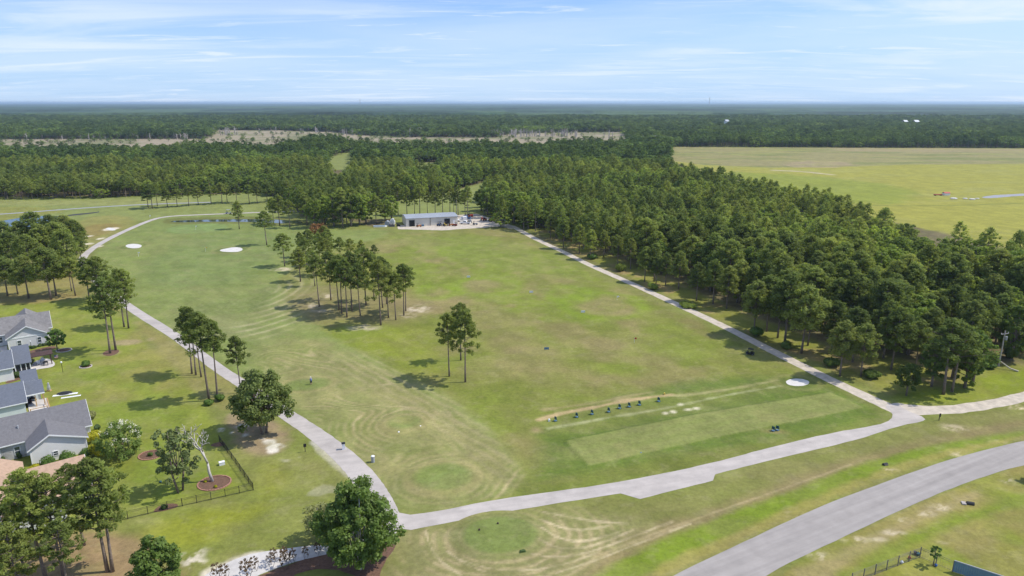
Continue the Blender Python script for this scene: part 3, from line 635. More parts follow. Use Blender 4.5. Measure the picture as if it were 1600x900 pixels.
# ------------------------------------------------------------------ foliage and trees
def rdir(n): v = rng.normal(size=(n,3)); return v/np.linalg.norm(v, axis=1, keepdims=True)
def leaves(cl, per, size, asp=.5, out=.55, shell=.55, flat=0.0):
    """cl: (n,4) clump x,y,z,r (+ vertical squash col 4) -> (N,4,3) quads filling the clumps"""
    cl = np.array(cl, float); n = len(cl)*per
    c = np.repeat(cl, per, 0); d = rdir(n); rr = (shell+(1-shell)*rng.random(n))
    off = d*rr[:, None]*c[:, 3:4]; off[:, 2] *= c[:, 4] if cl.shape[1] > 4 else 1
    p = c[:, :3]+off
    nn = d*out+rdir(n)*(1-out); nn[:, 2] += flat; nn /= np.linalg.norm(nn, axis=1, keepdims=True)
    t = np.cross(nn, rdir(n)); t /= np.linalg.norm(t, axis=1, keepdims=True)+1e-9; b = np.cross(nn, t)
    s = size*(.6+.8*rng.random(n))[:, None]; h = s*asp
    return np.stack([p-t*s*.5-b*h*.18, p+b*h*.5-t*s*.1, p+t*s*.55+b*h*.1, p-b*h*.5+t*s*.12], 1)
def pine_parts(seed, h=15, cr=2.9, start=.5, clumps=34, per=60, leaf=.42, sides=7, lean=.25, cs=1.0, limbs=True, sqr=(.6,.9)):
    q = random.Random(seed); mb = MB()
    r0 = .0145*h; bend = [(0,0)]; bx, by = q.uniform(-lean,lean), q.uniform(-lean,lean)
    pts = [(bx*math.sin(t*2.2)*1.2, by*math.sin(t*1.8)*1.2, h*t*.97) for t in [i/6 for i in range(7)]]
    mb.tube(pts, [r0*(1.18 if i == 0 else 1)*(1-.82*i/6) for i in range(7)], sides)
    def at(z):
        t = z/(h*.97)*6; i = min(5, int(t)); f = t-i; a, b = pts[i], pts[i+1]; return (a[0]+(b[0]-a[0])*f, a[1]+(b[1]-a[1])*f)
    cl = []; az = q.random()*6.28
    for i in range(clumps):
        f = (i+.5)/clumps; z = h*(start+(1-start)*.93*f**.9); az += 2.4+q.uniform(-.5,.5)
        prof = (math.sin(math.pi*min(1, (.16+.84*f)**.85))**.7)*(1-.25*f)+.12
        L = cr*prof*q.uniform(.62, 1.12)
        if q.random() < .10 and f < .3: L *= 1.25
        ax, ay = at(z); ex, ey, ez = ax+math.cos(az)*L, ay+math.sin(az)*L, z+L*q.uniform(.02,.38)
        if limbs and L > .8: mb.tube([(ax,ay,z-.2),((ax+ex)/2,(ay+ey)/2,(z+ez)/2-.15),(ex,ey,ez)], [r0*.30,r0*.2,r0*.1], 4)
        r = q.uniform(.62,1.0)*cs*(1-.25*f)
        cl.append((ex,ey,ez,r,q.uniform(*sqr)))
        if L > 1.5: cl.append((ax+(ex-ax)*.52+q.uniform(-.3,.3), ay+(ey-ay)*.52+q.uniform(-.3,.3), ez-.1+q.uniform(-.2,.3), r*.8, .6))
    tx, ty = at(h*.96); cl.append((tx,ty,h*.97,.75*cs,.8)); cl.append((tx+.2,ty,h*.90,.9*cs,.7))
    return mb, leaves(cl, per, leaf, .45, .5, .4, .42)
def broad_parts(seed, h=12, cr=4.0, start=.2, clumps=60, per=60, leaf=.4, trunks=1, cs=1.0, asp=.7, sides=7, col=None):
    q = random.Random(seed); mb = MB(); cl = []
    hz = h*(1-start); zc_ = h*start+hz*.48
    for i in range(clumps):
        f = (i+.5)/clumps; ph = math.acos(1-2*f); th = i*2.399+q.uniform(-.4,.4)
        k = q.uniform(.55,.98)*(1+.16*math.sin(3*th+seed)*math.sin(2*ph)); taper = 1-.22*math.cos(ph)
        x = cr*k*math.sin(ph)*math.cos(th)*taper; y = cr*k*math.sin(ph)*math.sin(th)*taper; z = zc_+hz*.47*k*math.cos(ph)
        cl.append((x,y,z,q.uniform(.75,1.2)*cr*.25*cs,q.uniform(.65,.9)))
    for t in range(trunks):
        a = t*6.28/trunks+q.random(); o = .35*(trunks > 1)
        p0 = (math.cos(a)*o, math.sin(a)*o, 0); p1 = (math.cos(a)*o*2.5, math.sin(a)*o*2.5, h*start+.4*hz*.5); p2 = (math.cos(a)*cr*.25*(trunks>1), math.sin(a)*cr*.25*(trunks>1), h*.86)
        r0 = .022*h/(trunks**.5); mb.tube([p0,((p0[0]+p1[0])/2,(p0[1]+p1[1])/2,p1[2]/2),p1,p2], [r0*1.15,r0,r0*.8,r0*.22], sides)
    for i in range(min(12, clumps)):
        c = cl[(i*7) % clumps]; mb.tube([(0,0,h*start+hz*q.uniform(.02,.3)),(c[0]*.5,c[1]*.5,c[2]*.5+h*start*.6),(c[0]*.9,c[1]*.9,c[2])], [.008*h,.006*h,.0025*h], 4)
    return mb, leaves(cl, per, leaf, asp, .5, .45, .4)
def join_proto(name, mb, Q, bark, leaf):
    base = mb.v; n = len(base); me = bpy.data.meshes.new(name)
    V = list(base)+[tuple(p) for p in Q.reshape(-1,3)]; F = mb.f+[(n+4*i,n+4*i+1,n+4*i+2,n+4*i+3) for i in range(len(Q))]
    me.from_pydata(V, [], F); me.materials.append(M[bark]); me.materials.append(M[leaf])
    me.polygons.foreach_set('material_index', [0]*len(mb.f)+[1]*len(Q)); me.update(); return me
class Kind:
    def __init__(s, name, parts, leaf, h, bark='bark'):
        mb, Q = parts; s.h = h; s.name = name; s.trunk = mb.mesh(name+'_trunk', bark, True); s.crown = quads_mesh(name+'_crown', Q, [leaf])
        co = Q.reshape(-1,3); s.r = (co[:,0].max()-co[:,0].min()+co[:,1].max()-co[:,1].min())/4
PINE = [Kind('pine', pine_parts(i, 15, cr, stt, n, 60, .46, cs=c), 'pine', 15) for i, (cr, stt, n, c) in enumerate(((2.7,.56,30,1.0),(3.1,.50,36,1.05),(2.3,.60,26,.95),(3.3,.42,42,1.05),(2.9,.62,28,1.1),(2.6,.36,44,.95)))]
WOODP = [Kind('wood_pine', pine_parts(300+i, 15, cr, stt, n, 58, .50, cs=1.15, sqr=(.8,1.1)), 'pine', 15) for i, (cr, stt, n) in enumerate(((2.7,.34,46),(3.1,.42,44),(2.4,.28,48),(2.9,.5,36),(3.3,.36,50)))]
BROAD = [Kind('broadleaf', broad_parts(40+i, 13, cr, stt, n, 64, .50, 1), 'leaf', 13) for i, (cr, stt, n) in enumerate(((3.5,.16,50),(3.1,.10,52),(4.0,.2,60),(2.7,.08,46)))]
def tree(kind, loc, h, label, group=None, name='pine_tree', cat='pine tree', wide=1.0, rz=None):
    e = empty(name, (loc[0], loc[1], 0), random.random()*6.28 if rz is None else rz, label, cat, group)
    s = h/kind.h; e.scale = (s*wide, s*wide, s)
    link('trunk', kind.trunk, e); link('crown', kind.crown, e); return e
NEARP = [Kind('near_pine', pine_parts(200+i, 15, cr, stt, n, 60, .38, cs=.82), 'pine', 15) for i, (cr, stt, n) in enumerate(((2.9,.46,44),(2.6,.5,40),(3.2,.36,54)))]
used = []           # positions of trees already placed
def pxtree(kind, b, top, *a, **k):
    x, y = G(*b); used.append((x, y)); return tree(kind, (x, y), hgt(b, top), *a, **k)
ORD = ['first','second','third','fourth','fifth','sixth','seventh','eighth','ninth','tenth','eleventh','twelfth','thirteenth','fourteenth','fifteenth','sixteenth','seventeenth','eighteenth','nineteenth','twentieth','twenty-first','twenty-second','twenty-third','twenty-fourth','twenty-fifth','twenty-sixth','twenty-seventh','twenty-eighth','twenty-ninth','thirtieth']
NP = 0
def row(spec, what, group, kinds, wide=1.0, name='pine_tree', cat='pine tree'):
    global NP
    spec = sorted(spec); n = len(spec)
    for i, s_ in enumerate(spec):
        b = (s_[0], s_[1]); wd = s_[3] if len(s_) > 3 else wide
        pxtree(kinds[(i*5+n) % len(kinds)], b, s_[2], f'{ORD[i]} pine from the left {what}' if cat == 'pine tree' else f'{ORD[i]} tree from the left {what}', group, name, cat, wd); NP += 1
# three pines standing alone on the range
pxtree(PINE[1], (702,588), 488, 'left pine of the three standing alone in the driving range, with a low side branch', 'three pines alone on the range', wide=.85)
pxtree(PINE[4], (720,563), 473, 'middle pine of the three alone in the driving range, set back behind the other two', 'three pines alone on the range', wide=.85)
pxtree(PINE[3], (727,597), 484, 'right and nearest pine of the three standing alone in the driving range', 'three pines alone on the range', wide=.85)
NP += 3
row([(492,447,392),(499,479,398),(517,469,392),(530,485,400),(534,490,398),(542,496,404),(550,486,392),(563,493,411),(572,477,385),(595,508,405),(598,481,400),(604,475,408),(607,496,421),(618.5,500,424),(631,493,411),(634,486,414),(585,470,395)], 'in the tall grove between fairway and range', 'pines in the grove between fairway and range', [PINE[1],PINE[4],PINE[0],PINE[3]], .88)
row([(445,416,364),(469.5,440,386)], 'on the fairway side of the grove, standing apart', 'pines apart from the grove on its fairway side', [PINE[3],PINE[5]], 1.25)
row([(470,402,362),(484,408,358),(500,415,362),(515,412,356),(532,410,370),(548,414,372),(566,412,374),(585,409,382),(508,395,352),(480,425,372),(510,430,372)], 'in the rear half of the grove toward the shed', 'pines at the rear of the grove', [PINE[1],PINE[3],PINE[5]], 1.0)
row([(374,358,313,1.0),(417,383,329),(437,352,303,1.25),(453,356,312),(428,350,308)], 'scattered near the pond beside the putting green', 'pines near the pond by the green', [PINE[3],PINE[1],PINE[5]], 1.1)
row([(232,325,291),(238,326,287),(246,322,293),(262,324,293),(277,323,295),(295,322,291),(310,320,290),(330,319,290),(347,318,285),(355,316,286),(370,317,287),(390,319,288),(402,318,285),(418,316,284)], 'in the row across the far fairway', 'pines in the row across the far fairway', [PINE[1],PINE[3],PINE[5]], 1.4)
row([(172,552,432),(181,547,424),(194,511,418),(201,513,419)], 'by the path above the first grey house', 'pines by the cart path above the first grey house', [NEARP[1],NEARP[0],NEARP[2]], .9)
row([(300,584,478),(306,586,480),(314.5,589,492),(327,626,487),(340,625,500),(377,614,524)], 'in the group beside the cart path left of the oak', 'pines beside the cart path left of the oak', [PINE[4],PINE[0],PINE[2],PINE[1]], .88)
row([(168,893,712),(176,893,722),(132,852,722),(100,900,738),(36,887,775),(72,905,730),(60,868,736),(-12,910,770),(110,945,812),(40,960,815),(2,955,806)], 'in the near clump at bottom left', 'pines in the near bottom left clump', [NEARP[0],NEARP[1],NEARP[2]], 1.0)
row([(-15,470,405),(12,462,400),(28,460,408),(45,466,398),(50,440,366),(80,468,385),(88,462,392),(108,432,358),(22,425,362),(5,420,372),(70,425,350),(95,420,346),(60,398,330),(36,400,345),(12,395,345),(88,400,335),(105,395,336),(120,398,343),(128,395,350),(-20,430,370),(40,418,372),(127,405,370)], 'in the clump left of the path above the houses', 'pines in the clump above the houses', [WOODP[1],WOODP[0],WOODP[4]], 1.3)
row([(118,462,402),(140,470,401),(150,468,405),(160,474,400),(112,455,404),(168,480,430)], 'between the upper left clump and the cart path', 'pines between the upper left clump and the cart path', [PINE[3],PINE[5],PINE[1]], 1.15)
# dark broad trees by the shed
row([(480,352,300),(492,356,306),(508,350,300),(522,354,298),(536,356,295),(549,354,294),(562,352,296),(572,350,300),(588,350,304),(602,348,306),(612,344,300)], 'in the dense stand left of the metal shed', 'trees left of the metal shed', [BROAD[0],BROAD[1],BROAD[3],PINE[5]], 1.15, 'broadleaf_tree', 'tree')
row([(622,336,288),(636,337,290),(648,336,296),(656,337,287),(668,336,298),(680,337,290),(692,336,292),(703,336,288),(709,336,300),(727,338,296),(731,340,290),(716,336,290)], 'in the thin row right behind the metal shed', 'pines behind the metal shed', [PINE[1],PINE[5],PINE[3],PINE[0]], .95)
row([(752,330,290),(762,336,286),(775,340,288),(790,345,290),(803,350,292),(818,354,296),(830,352,298)], 'in the dark stand right of the shed yard', 'dark trees right of the shed yard', [BROAD[1],BROAD[0],BROAD[3]], 1.1, 'broadleaf_tree', 'tree')
# right end group by the dirt road
pxtree(BROAD[2], (1416,618), 563, 'bushy low tree at the fork of the dirt road', None, 'broadleaf_tree', 'tree', wide=1.0)
pxtree(PINE[1], (1474,616), 497, 'left of two tall leaning trees by the dirt road near the utility pole', None, 'pine_tree', 'pine tree', wide=1.25)
pxtree(PINE[3], (1487,612), 505, 'right of two tall leaning trees by the dirt road near the utility pole', None, 'pine_tree', 'pine tree', wide=1.2)
row([(1392,578,480),(1345,588,505),(1312,588,500),(1298,552,470),(1262,540,460),(1252,552,445),(1215,528,440),(1178,522,438),(1198,518,430),(1380,560,470),(1450,560,480),(1430,575,500),(1332,566,480),(1226,536,425)], 'along the sunny wood edge beside the dirt road', 'pines at the sunny wood edge right of the dirt road', WOODP, 1.12)
row([(1088,470,410),(1114,475,405),(1135,482,415),(1060,452,392),(1040,446,395),(1022,440,380),(1007,440,385),(1025,443,398),(985,420,372),(965,415,368),(943,402,360),(922,405,358),(905,396,350),(880,388,342),(860,372,335)], 'along the wood edge on the upper dirt road', 'pines at the wood edge on the upper dirt road', WOODP, 1.15)

row([(1455,604,528),(1507,606,516),(1519,602,512),(1488,590,500)], 'in the pale leafy group near the utility pole', 'pale leafy trees near the utility pole', [BROAD[1],BROAD[0],BROAD[3]], 1.0, 'broadleaf_tree', 'tree')
# single trees near the houses and the path
def special(name, b, top, parts, leaf, label, cat, h0, wide=1.0, bark='bark', group=None, rz=0.3):
    x, y = G(*b); used.append((x, y)); k = Kind(name, parts, leaf, h0, bark)
    return tree(k, (x, y), hgt(b, top), label, group, name, cat, wide, rz)
special('oak_tree', (413,677), 573, broad_parts(101, 11, 4.9, .14, 120, 95, .40, 2, .8), 'oak', 'large dark green oak beside the cart path, with sandy ground beneath', 'oak tree', 11, .92)
big = special('broadleaf_tree', (562,888), 748, broad_parts(105, 13, 5.6, .06, 170, 130, .38, 3, .72, sides=8), 'green_leaf', 'large bright green tree on brown mulch where the paths meet', 'tree', 13, .9, 'pale_bark')
special('broadleaf_tree', (508,846), 782, broad_parts(107, 6, 2.7, .1, 50, 60, .3, 2), 'pale_leaf', 'pale yellowish tree left behind the large bright green tree', 'tree', 6, 1.0, 'pale_bark')
special('young_tree', (250,925), 838, broad_parts(109, 7, 2.9, .03, 80, 85, .33, 1, .9), 'green_leaf', 'young dense green tree at the bottom edge near the sandy path', 'tree', 7, .95)
special('broadleaf_tree', (282,768), 656, broad_parts(111, 9, 2.6, .12, 62, 60, .30, 2, .78), 'grey_leaf', 'airy grey green tree left of the bare white tree', 'tree', 9, .85)
special('flowering_tree', (90,548), 512, broad_parts(113, 4, 1.5, .2, 30, 60, .25, 1), 'hedge', 'small round green tree at the corner of the first grey house', 'tree', 4, 1.0)
x, y = G(192, 712)
ft = special('flowering_tree', (192,714), 658, broad_parts(115, 5, 2.9, .04, 60, 70, .26, 4, .8), 'mid_leaf', 'round crape myrtle with cream blossoms on the lawn behind the golden shrubs', 'flowering tree', 5, .95)
cl = [(2.5*math.sin(a)*math.cos(b_), 2.5*math.sin(a)*math.sin(b_), 2.7+2.1*math.cos(a), .28) for a, b_ in [(random.uniform(.1,1.5), random.uniform(0,6.28)) for _ in range(34)]]
link('blossom', quads_mesh('blossom', leaves(cl, 12, .18), ['white_flower']), ft)
special('ornamental_tree', (498,372), 346, broad_parts(117, 6, 3.2, .12, 40, 50, .4, 1), 'rust_leaf', 'rust coloured tree near the pond', 'tree', 6, 1.0)
special('young_tree', (1458,884), 851, broad_parts(119, 3, .7, .38, 16, 45, .2, 1), 'hedge', 'thin young tree inside the fenced yard across the street', 'tree', 3, 1.0)
special('broadleaf_tree', (1618,752), 722, broad_parts(121, 5, 2.0, .1, 40, 60, .3, 1), 'oak', 'dark tree edge beside the street at the right border', 'tree', 5, 1.0)
# bare white tree
def bare_tree(b, top, label):
    x, y = G(*b); h = hgt(b, top); mb = MB(); q = random.Random(3)
    def br(p, d, L, r, dep):
        d = d.normalized(); e = p+d*L; mid = p+d*L*.5+Vector((q.uniform(-.1,.1),q.uniform(-.1,.1),0))*L
        mb.tube([p, mid, e], [r, r*.8, r*.6], 6 if dep < 2 else 4)
        if dep < 5:
            for k in range(2 if dep != 2 else 3):
                nd = d+Vector((q.uniform(-1.1,1.1), q.uniform(-.9,.9), q.uniform(-.1,.35))); br(e, nd, L*q.uniform(.62,.85), r*.7, dep+1)
    br(Vector((0,0,0)), Vector((-.12,0,1)), h*.30, h*.024, 0)
    e = empty('bare_tree', (x, y, 0), 0, label, 'bare tree'); mb.build('trunk', 'pale_bark', e, smooth=True)
bare_tree((332,752), 655, 'bare white tree with leafless branches in a round mulch bed')
# saplings along the sandy path
sapk = Kind('sapling', broad_parts(131, 3, .9, .3, 14, 16, .22, 3, 1.2), 'red_leaf', 3)
sap_spots = [(340,908,878),(352,905,880),(385,905,872),(398,892,868),(425,884,862),(446,888,858),(458,878,856),(478,872,852),(428,876,855),(497,866,846),(445,874,852)]
for i, s_ in enumerate(sorted(sap_spots)):
    pxtree(sapk, s_[:2], s_[2], f'{ORD[i]} thin bronze sapling from the left along the sandy path', 'saplings along the sandy path', 'sapling', 'sapling', .95)

# shrubs
def shrub(b, rpx, hh, leaf, label, cat='shrub', name='shrub', group=None, per=240, sq=.85, leafs=.16):
    x, y = G(*b); r = rpx/FPX*math.hypot(y, H)*1.02; cl = [(0,0,hh*.5,1.0)]; q = random.Random(int(b[0]*7))
    cl = [(q.uniform(-.45,.45)*r, q.uniform(-.45,.45)*r, hh*q.uniform(.38,.62), r*.6, hh/(r*1.7)) for _ in range(9)]
    Q = leaves(cl, int(per*.9), leafs*1.35, .7, .75, .8)
    Q[:, :, 2] = np.maximum(Q[:, :, 2], .02)
    o = link(name, quads_mesh(name, Q, [leaf]), None, (x, y, 0)); return tag(o, label, cat, group)
shrub((78,729),12,2.0,'hedge','left large round clipped shrub against the gable wall of the big grey house',group='clipped shrubs at the big grey house')
shrub((106,723),13,2.2,'hedge','largest round clipped shrub, middle of the gable wall of the big grey house',group='clipped shrubs at the big grey house')
shrub((137,716),10,2.1,'hedge','round clipped shrub at the corner of the big grey house beside the golden shrub',group='clipped shrubs at the big grey house')
shrub((56,734),9,1.1,'gold','low golden shrub under the left end of the gable wall')
shrub((5,724),4.5,1.4,'hedge_dark','small dark shrub beside the left wing of the big grey house')
shrub((31,716),4,1.2,'hedge_dark','small dark ball shrub under the double window of the big grey house')
shrub((154,712),14,2.7,'gold','tall golden yellow shrub at the corner of the big grey house')
shrub((147,692),12,2.4,'gold','golden yellow shrub behind the right end of the big grey roof')
shrub((143,655),8,1.7,'pale_leaf','pale green shrub behind the right edge of the big grey roof')
shrub((153,672),5,1.2,'hedge_dark','dark small shrub between the pale and golden shrubs')
shrub((134,572),7.5,1.3,'hedge','lone round shrub in a stone ring on the lawn')
for i, (a, b, r) in enumerate(((46,544,3),(53,544,4),(63,541,4),(69,540,3),(76,539,3.5))): shrub((a,b),r,.7,'hedge_dark' if i else 'hedge',f'{ORD[i]} dark ball shrub from the left in the bed of the first grey house',group='ball shrubs in the bed of the first grey house')
shrub((16,592),5,.8,'gold','bright yellow shrub at the wall of the slate roofed house')
shrub((27,590),4,1.6,'hedge_dark','upright dark shrub at the corner of the screened porch')
shrub((36,589),4.5,.8,'orange_flower','orange flowering shrub beside the screened porch, nearer the wall')
shrub((43,584),4,.8,'orange_flower','orange flowering shrub at the outer corner of the screened porch')
shrub((50,566),4,1.2,'pale_leaf','pale shrub between the screened porch and the pergola')
shrub((328,632),8,1.2,'hedge','left of two low green shrubs at the foot of the pines by the path')
shrub((343,626),8,1.5,'hedge','right of two low green shrubs at the foot of the pines by the path')
shrub((257,795),5,.8,'hedge_dark','small dark shrub in the mulch bed along the black fence')
shrub((236,712),4,.7,'hedge','tiny spiky shrub in the small brick edged bed on the lawn')
shrub((321,753),2.6,.3,'gold','left small yellow plant in the round mulch bed of the bare tree')
shrub((337,761),2.8,.3,'gold','right small yellow plant in the round mulch bed of the bare tree')
fl = shrub((93,530),6.5,2.4,'white_flower','white flowering shrub against the corner of the first grey house')

# ------------------------------------------------------------------ the woods
OPEN = [P([(-200,352),(-200,312),(120,311),(310,304),(400,300),(440,310),(452,330),(480,352),(560,352),(575,334),(600,318),(640,312),(690,303),(735,290),(760,283),(814,281),(818,287),(788,294),(757,308),(750,337),(800,352),(620,362),(400,352)]),
        P([(498,256,12),(508,246,8),(520,239,4),(556,237),(556,250),(550,262,13),(530,268,13)]),
        P([(640,262,10),(645,253),(690,253),(688,262,10)]),
        P([(-400,226,14),(-400,218.5),(325,217),(338,203.5),(440,204),(520,206.5),(560,211),(640,214.5),(780,215),(795,209),(860,207.5),(976,206.5),(985,217,14),(930,215.5,14),(870,218.5,14),(800,220,14),(760,218.5,14),(700,219.5,14),(650,218,14),(590,219,14),(550,216,14),(490,209,14),(470,216,14),(400,224,14),(300,223,14),(200,226,14),(90,223,14)]),
        P([(1044,240,15),(1048,229.5),(1200,230),(1400,231),(2600,234),(2600,560,15),(1700,405,15),(1600,362,15),(1540,352,15),(1460,345,15),(1390,325,15),(1290,298,15),(1200,281,15),(1110,264,15),(1060,250,15)]),
        P([(-900,1400),(-900,345),(440,345),(480,356),(600,356),(620,340),(745,338),(750,352),(822,360),(850,368),(880,380),(960,402),(1020,424),(1060,438),(1120,462),(1180,490),(1240,512),(1290,528),(1350,546),(1420,560),(1500,575),(1600,560),(2200,560),(2400,1400)])]
def in_open(x, y):
    m = np.zeros(x.shape, bool)
    for o in OPEN: m |= inside(x, y, o)
    return m
def jitter(y0, y1, sp, smax=1.0):
    out = []
    ys = np.arange(y0, y1, sp*.87)
    for i, y in enumerate(ys):
        w = y*smax+40; xs = np.arange(-w+(i % 2)*sp/2, w, sp); out.append(np.stack([xs, np.full(xs.shape, y)], 1))
    a = np.concatenate(out); a += rng.uniform(-.45, .45, a.shape)*sp; return a
near = jitter(110, 620, 6.1); mid = jitter(620, 1250, 7.4, .95); far = jitter(1250, 2700, 12, .92)
def keep(a):
    a = a[~in_open(a[:,0], a[:,1])]; u, v = PJ(a[:,0], a[:,1], 12.0); return a[(u > -160) & (u < 1820)]
near, mid, far = keep(near), keep(mid), keep(far)
UA = np.array(used)
dd = np.min(np.hypot(near[:,0:1]-UA[None,:,0], near[:,1:2]-UA[None,:,1]), 1); near = near[dd > 3.6]
print('trees near/mid/far', len(near), len(mid), len(far), 'individual pines placed', NP)
# kinds: broadleaf where a slow noise says so
def is_broad(a, s=0.0): return (fbm(a[:,0], a[:,1], 55, 3, 61)+(rng.random(len(a))-.5)*.35) > .525-s
bN = is_broad(near, .02); order = np.argsort(np.hypot(near[:,0], near[:,1]))
u, v = PJ(near[:,0], near[:,1], 13.0); vis = (u > -20) & (u < 1620) & (v < 900)
pine_left = 300-NP; broad_left = 110; taken = np.zeros(len(near), bool)
def tall(x, y):
    u_, v_ = PJ(x, y, 0); return 16.5 if u_ > 830 else 14.5
for i in order:
    if not vis[i]: continue
    x, y = near[i]
    if bN[i]:
        if broad_left <= 0: continue
        broad_left -= 1; taken[i] = True
        tree(BROAD[i % 4], (x, y), tall(x,y)*random.uniform(.55,1.0), 'leafy broadleaf tree within the dense wood right of the dirt road' if u[i] > 830 else 'leafy broadleaf tree at the front of the wood beyond the far fairway', 'broadleaf trees in the wood right of the dirt road' if u[i] > 830 else 'broadleaf trees in the wood beyond the far fairway', 'broadleaf_tree', 'tree', random.uniform(.9,1.2))
    else:
        if pine_left <= 0: continue
        pine_left -= 1; taken[i] = True
        tree(WOODP[(i*3) % 5], (x, y), tall(x,y)*random.uniform(.72,1.15), 'tall pine within the dense wood right of the dirt road' if u[i] > 830 else 'tall pine at the front of the wood beyond the far fairway', 'pines in the wood right of the dirt road' if u[i] > 830 else 'pines in the wood beyond the far fairway', wide=random.uniform(1.05,1.35))
# the rest of each wood: one object each, instanced on points
PR = []
def proto(name, me): o = bpy.data.objects.new(name, me); PR.append(o); return o
def stuff_wood(name, pts, protos, hs, wide, label, idx):
    n = len(pts); me = bpy.data.meshes.new(name); me.vertices.add(n)
    co = np.zeros((n,3), np.float32); co[:,:2] = pts; me.vertices.foreach_set('co', co.reshape(-1))
    for nm, ty, dat in (('idx','INT',idx.astype(np.int32)), ('hgt','FLOAT',hs.astype(np.float32)), ('wid','FLOAT',wide.astype(np.float32)), ('rot','FLOAT',rng.uniform(0,6.28,n).astype(np.float32))):
        a = me.attributes.new(nm, ty, 'POINT'); a.data.foreach_set('value', dat)
    o = link(name, me); tag(o, label, 'wood', kind='stuff')
    ng = bpy.data.node_groups.new(name, 'GeometryNodeTree')
    ng.interface.new_socket('Geometry', in_out='INPUT', socket_type='NodeSocketGeometry'); ng.interface.new_socket('Geometry', in_out='OUTPUT', socket_type='NodeSocketGeometry')
    N = ng.nodes.new; L = ng.links.new; gi = N('NodeGroupInput'); go = N('NodeGroupOutput')
    def attr(nm, ty):
        a = N('GeometryNodeInputNamedAttribute'); a.data_type = ty; a.inputs['Name'].default_value = nm
        return [s for s in a.outputs if s.enabled and s.name == 'Attribute'][0]
    rc = N('ShaderNodeCombineXYZ'); L(attr('rot','FLOAT'), rc.inputs[2])
    sc = N('ShaderNodeCombineXYZ'); w = attr('wid','FLOAT'); L(w, sc.inputs[0]); L(w, sc.inputs[1]); L(attr('hgt','FLOAT'), sc.inputs[2])
    jn = N('GeometryNodeJoinGeometry')
    mp = N('GeometryNodeMeshToPoints'); L(gi.outputs[0], mp.inputs[0])
    for k, pr in enumerate(protos):
        oi = N('GeometryNodeObjectInfo'); oi.inputs['Object'].default_value = pr; oi.inputs['As Instance'].default_value = True
        cmp_ = N('FunctionNodeCompare'); cmp_.data_type = 'INT'; cmp_.operation = 'EQUAL'
        ii = [s for s in cmp_.inputs if s.enabled]; L(attr('idx','INT'), ii[0]); ii[1].default_value = k
        ip = N('GeometryNodeInstanceOnPoints'); L(mp.outputs[0], ip.inputs['Points']); L(oi.outputs['Geometry'], ip.inputs['Instance'])
        L(cmp_.outputs[0], ip.inputs['Selection']); L(rc.outputs[0], ip.inputs['Rotation']); L(sc.outputs[0], ip.inputs['Scale']); L(ip.outputs[0], jn.inputs[0])
    L(jn.outputs[0], go.inputs[0]); md = o.modifiers.new('woods', 'NODES'); md.node_group = ng; return o
pn = [proto(f'pine_sample', join_proto('pine_sample', *pine_parts(60+i, 15, cr, stt, 26, 30, .62, sides=5, limbs=False, cs=1.25, sqr=(.8,1.15)), 'bark', 'pine')) for i, (cr, stt) in enumerate(((2.9,.36),(3.2,.32),(2.5,.30),(3.1,.42)))]
bn = [proto(f'broadleaf_sample', join_proto('broadleaf_sample', *broad_parts(70+i, 15, cr, .1, 34, 36, .72, sides=5), 'bark', 'leaf')) for i, cr in enumerate((4.0,3.4,4.4))]
pf = [proto(f'pine_far_sample', join_proto('pine_far_sample', *pine_parts(80+i, 15, 3.4, .42, 14, 14, 1.15, sides=4, limbs=False, cs=1.35), 'bark', 'pine_far_shaded')) for i in range(3)]
bf = [proto(f'broadleaf_far_sample', join_proto('broadleaf_far_sample', *broad_parts(90+i, 15, 4.4, .06, 16, 16, 1.25, sides=4), 'bark', 'leaf_far_shaded')) for i in range(3)]
def fill(pts, br, pl, bl, base, name, label, wmul=1.0):
    n = len(pts); idx = np.where(br, len(pl)+rng.integers(0, len(bl), n), rng.integers(0, len(pl), n))
    grove = fbm(pts[:,0], pts[:,1], 80, 3, 71)
    hs = base*(.62+.50*rng.random(n)+.40*(grove-.5))/15*np.where(br, .86, 1); wd = wmul*(.95+.35*rng.random(n))
    return stuff_wood(name, pts, pl+bl, hs, wd, label, idx)
nr = near[~taken]; nbr = bN[~taken]; un, vn = PJ(nr[:,0], nr[:,1], 0.0); right = un > 830-(vn-300)*0
fill(nr[right], nbr[right], pn, bn, 16.5, 'pine_wood', 'dense green pine wood filling the ground right of the dirt road', 1.05)
fill(nr[~right], nbr[~right], pn, bn, 15, 'pine_wood', 'dense green pine wood beyond the far fairway and pond', 1.05)
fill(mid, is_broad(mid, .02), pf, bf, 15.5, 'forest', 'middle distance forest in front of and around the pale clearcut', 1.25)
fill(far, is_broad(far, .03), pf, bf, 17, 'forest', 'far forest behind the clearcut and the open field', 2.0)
ccx, ccy = zip(*[G(random.uniform(-60,980), random.uniform(208,226)) for _ in range(420)])
cc = np.stack([np.array(ccx), np.array(ccy)], 1); cc = cc[inside(cc[:,0], cc[:,1], OPEN[3])]
fill(cc, rng.random(len(cc)) > .5, pf, bf, 7.5, 'young_trees', 'scattered young green trees left standing in the pale clearcut', .8)
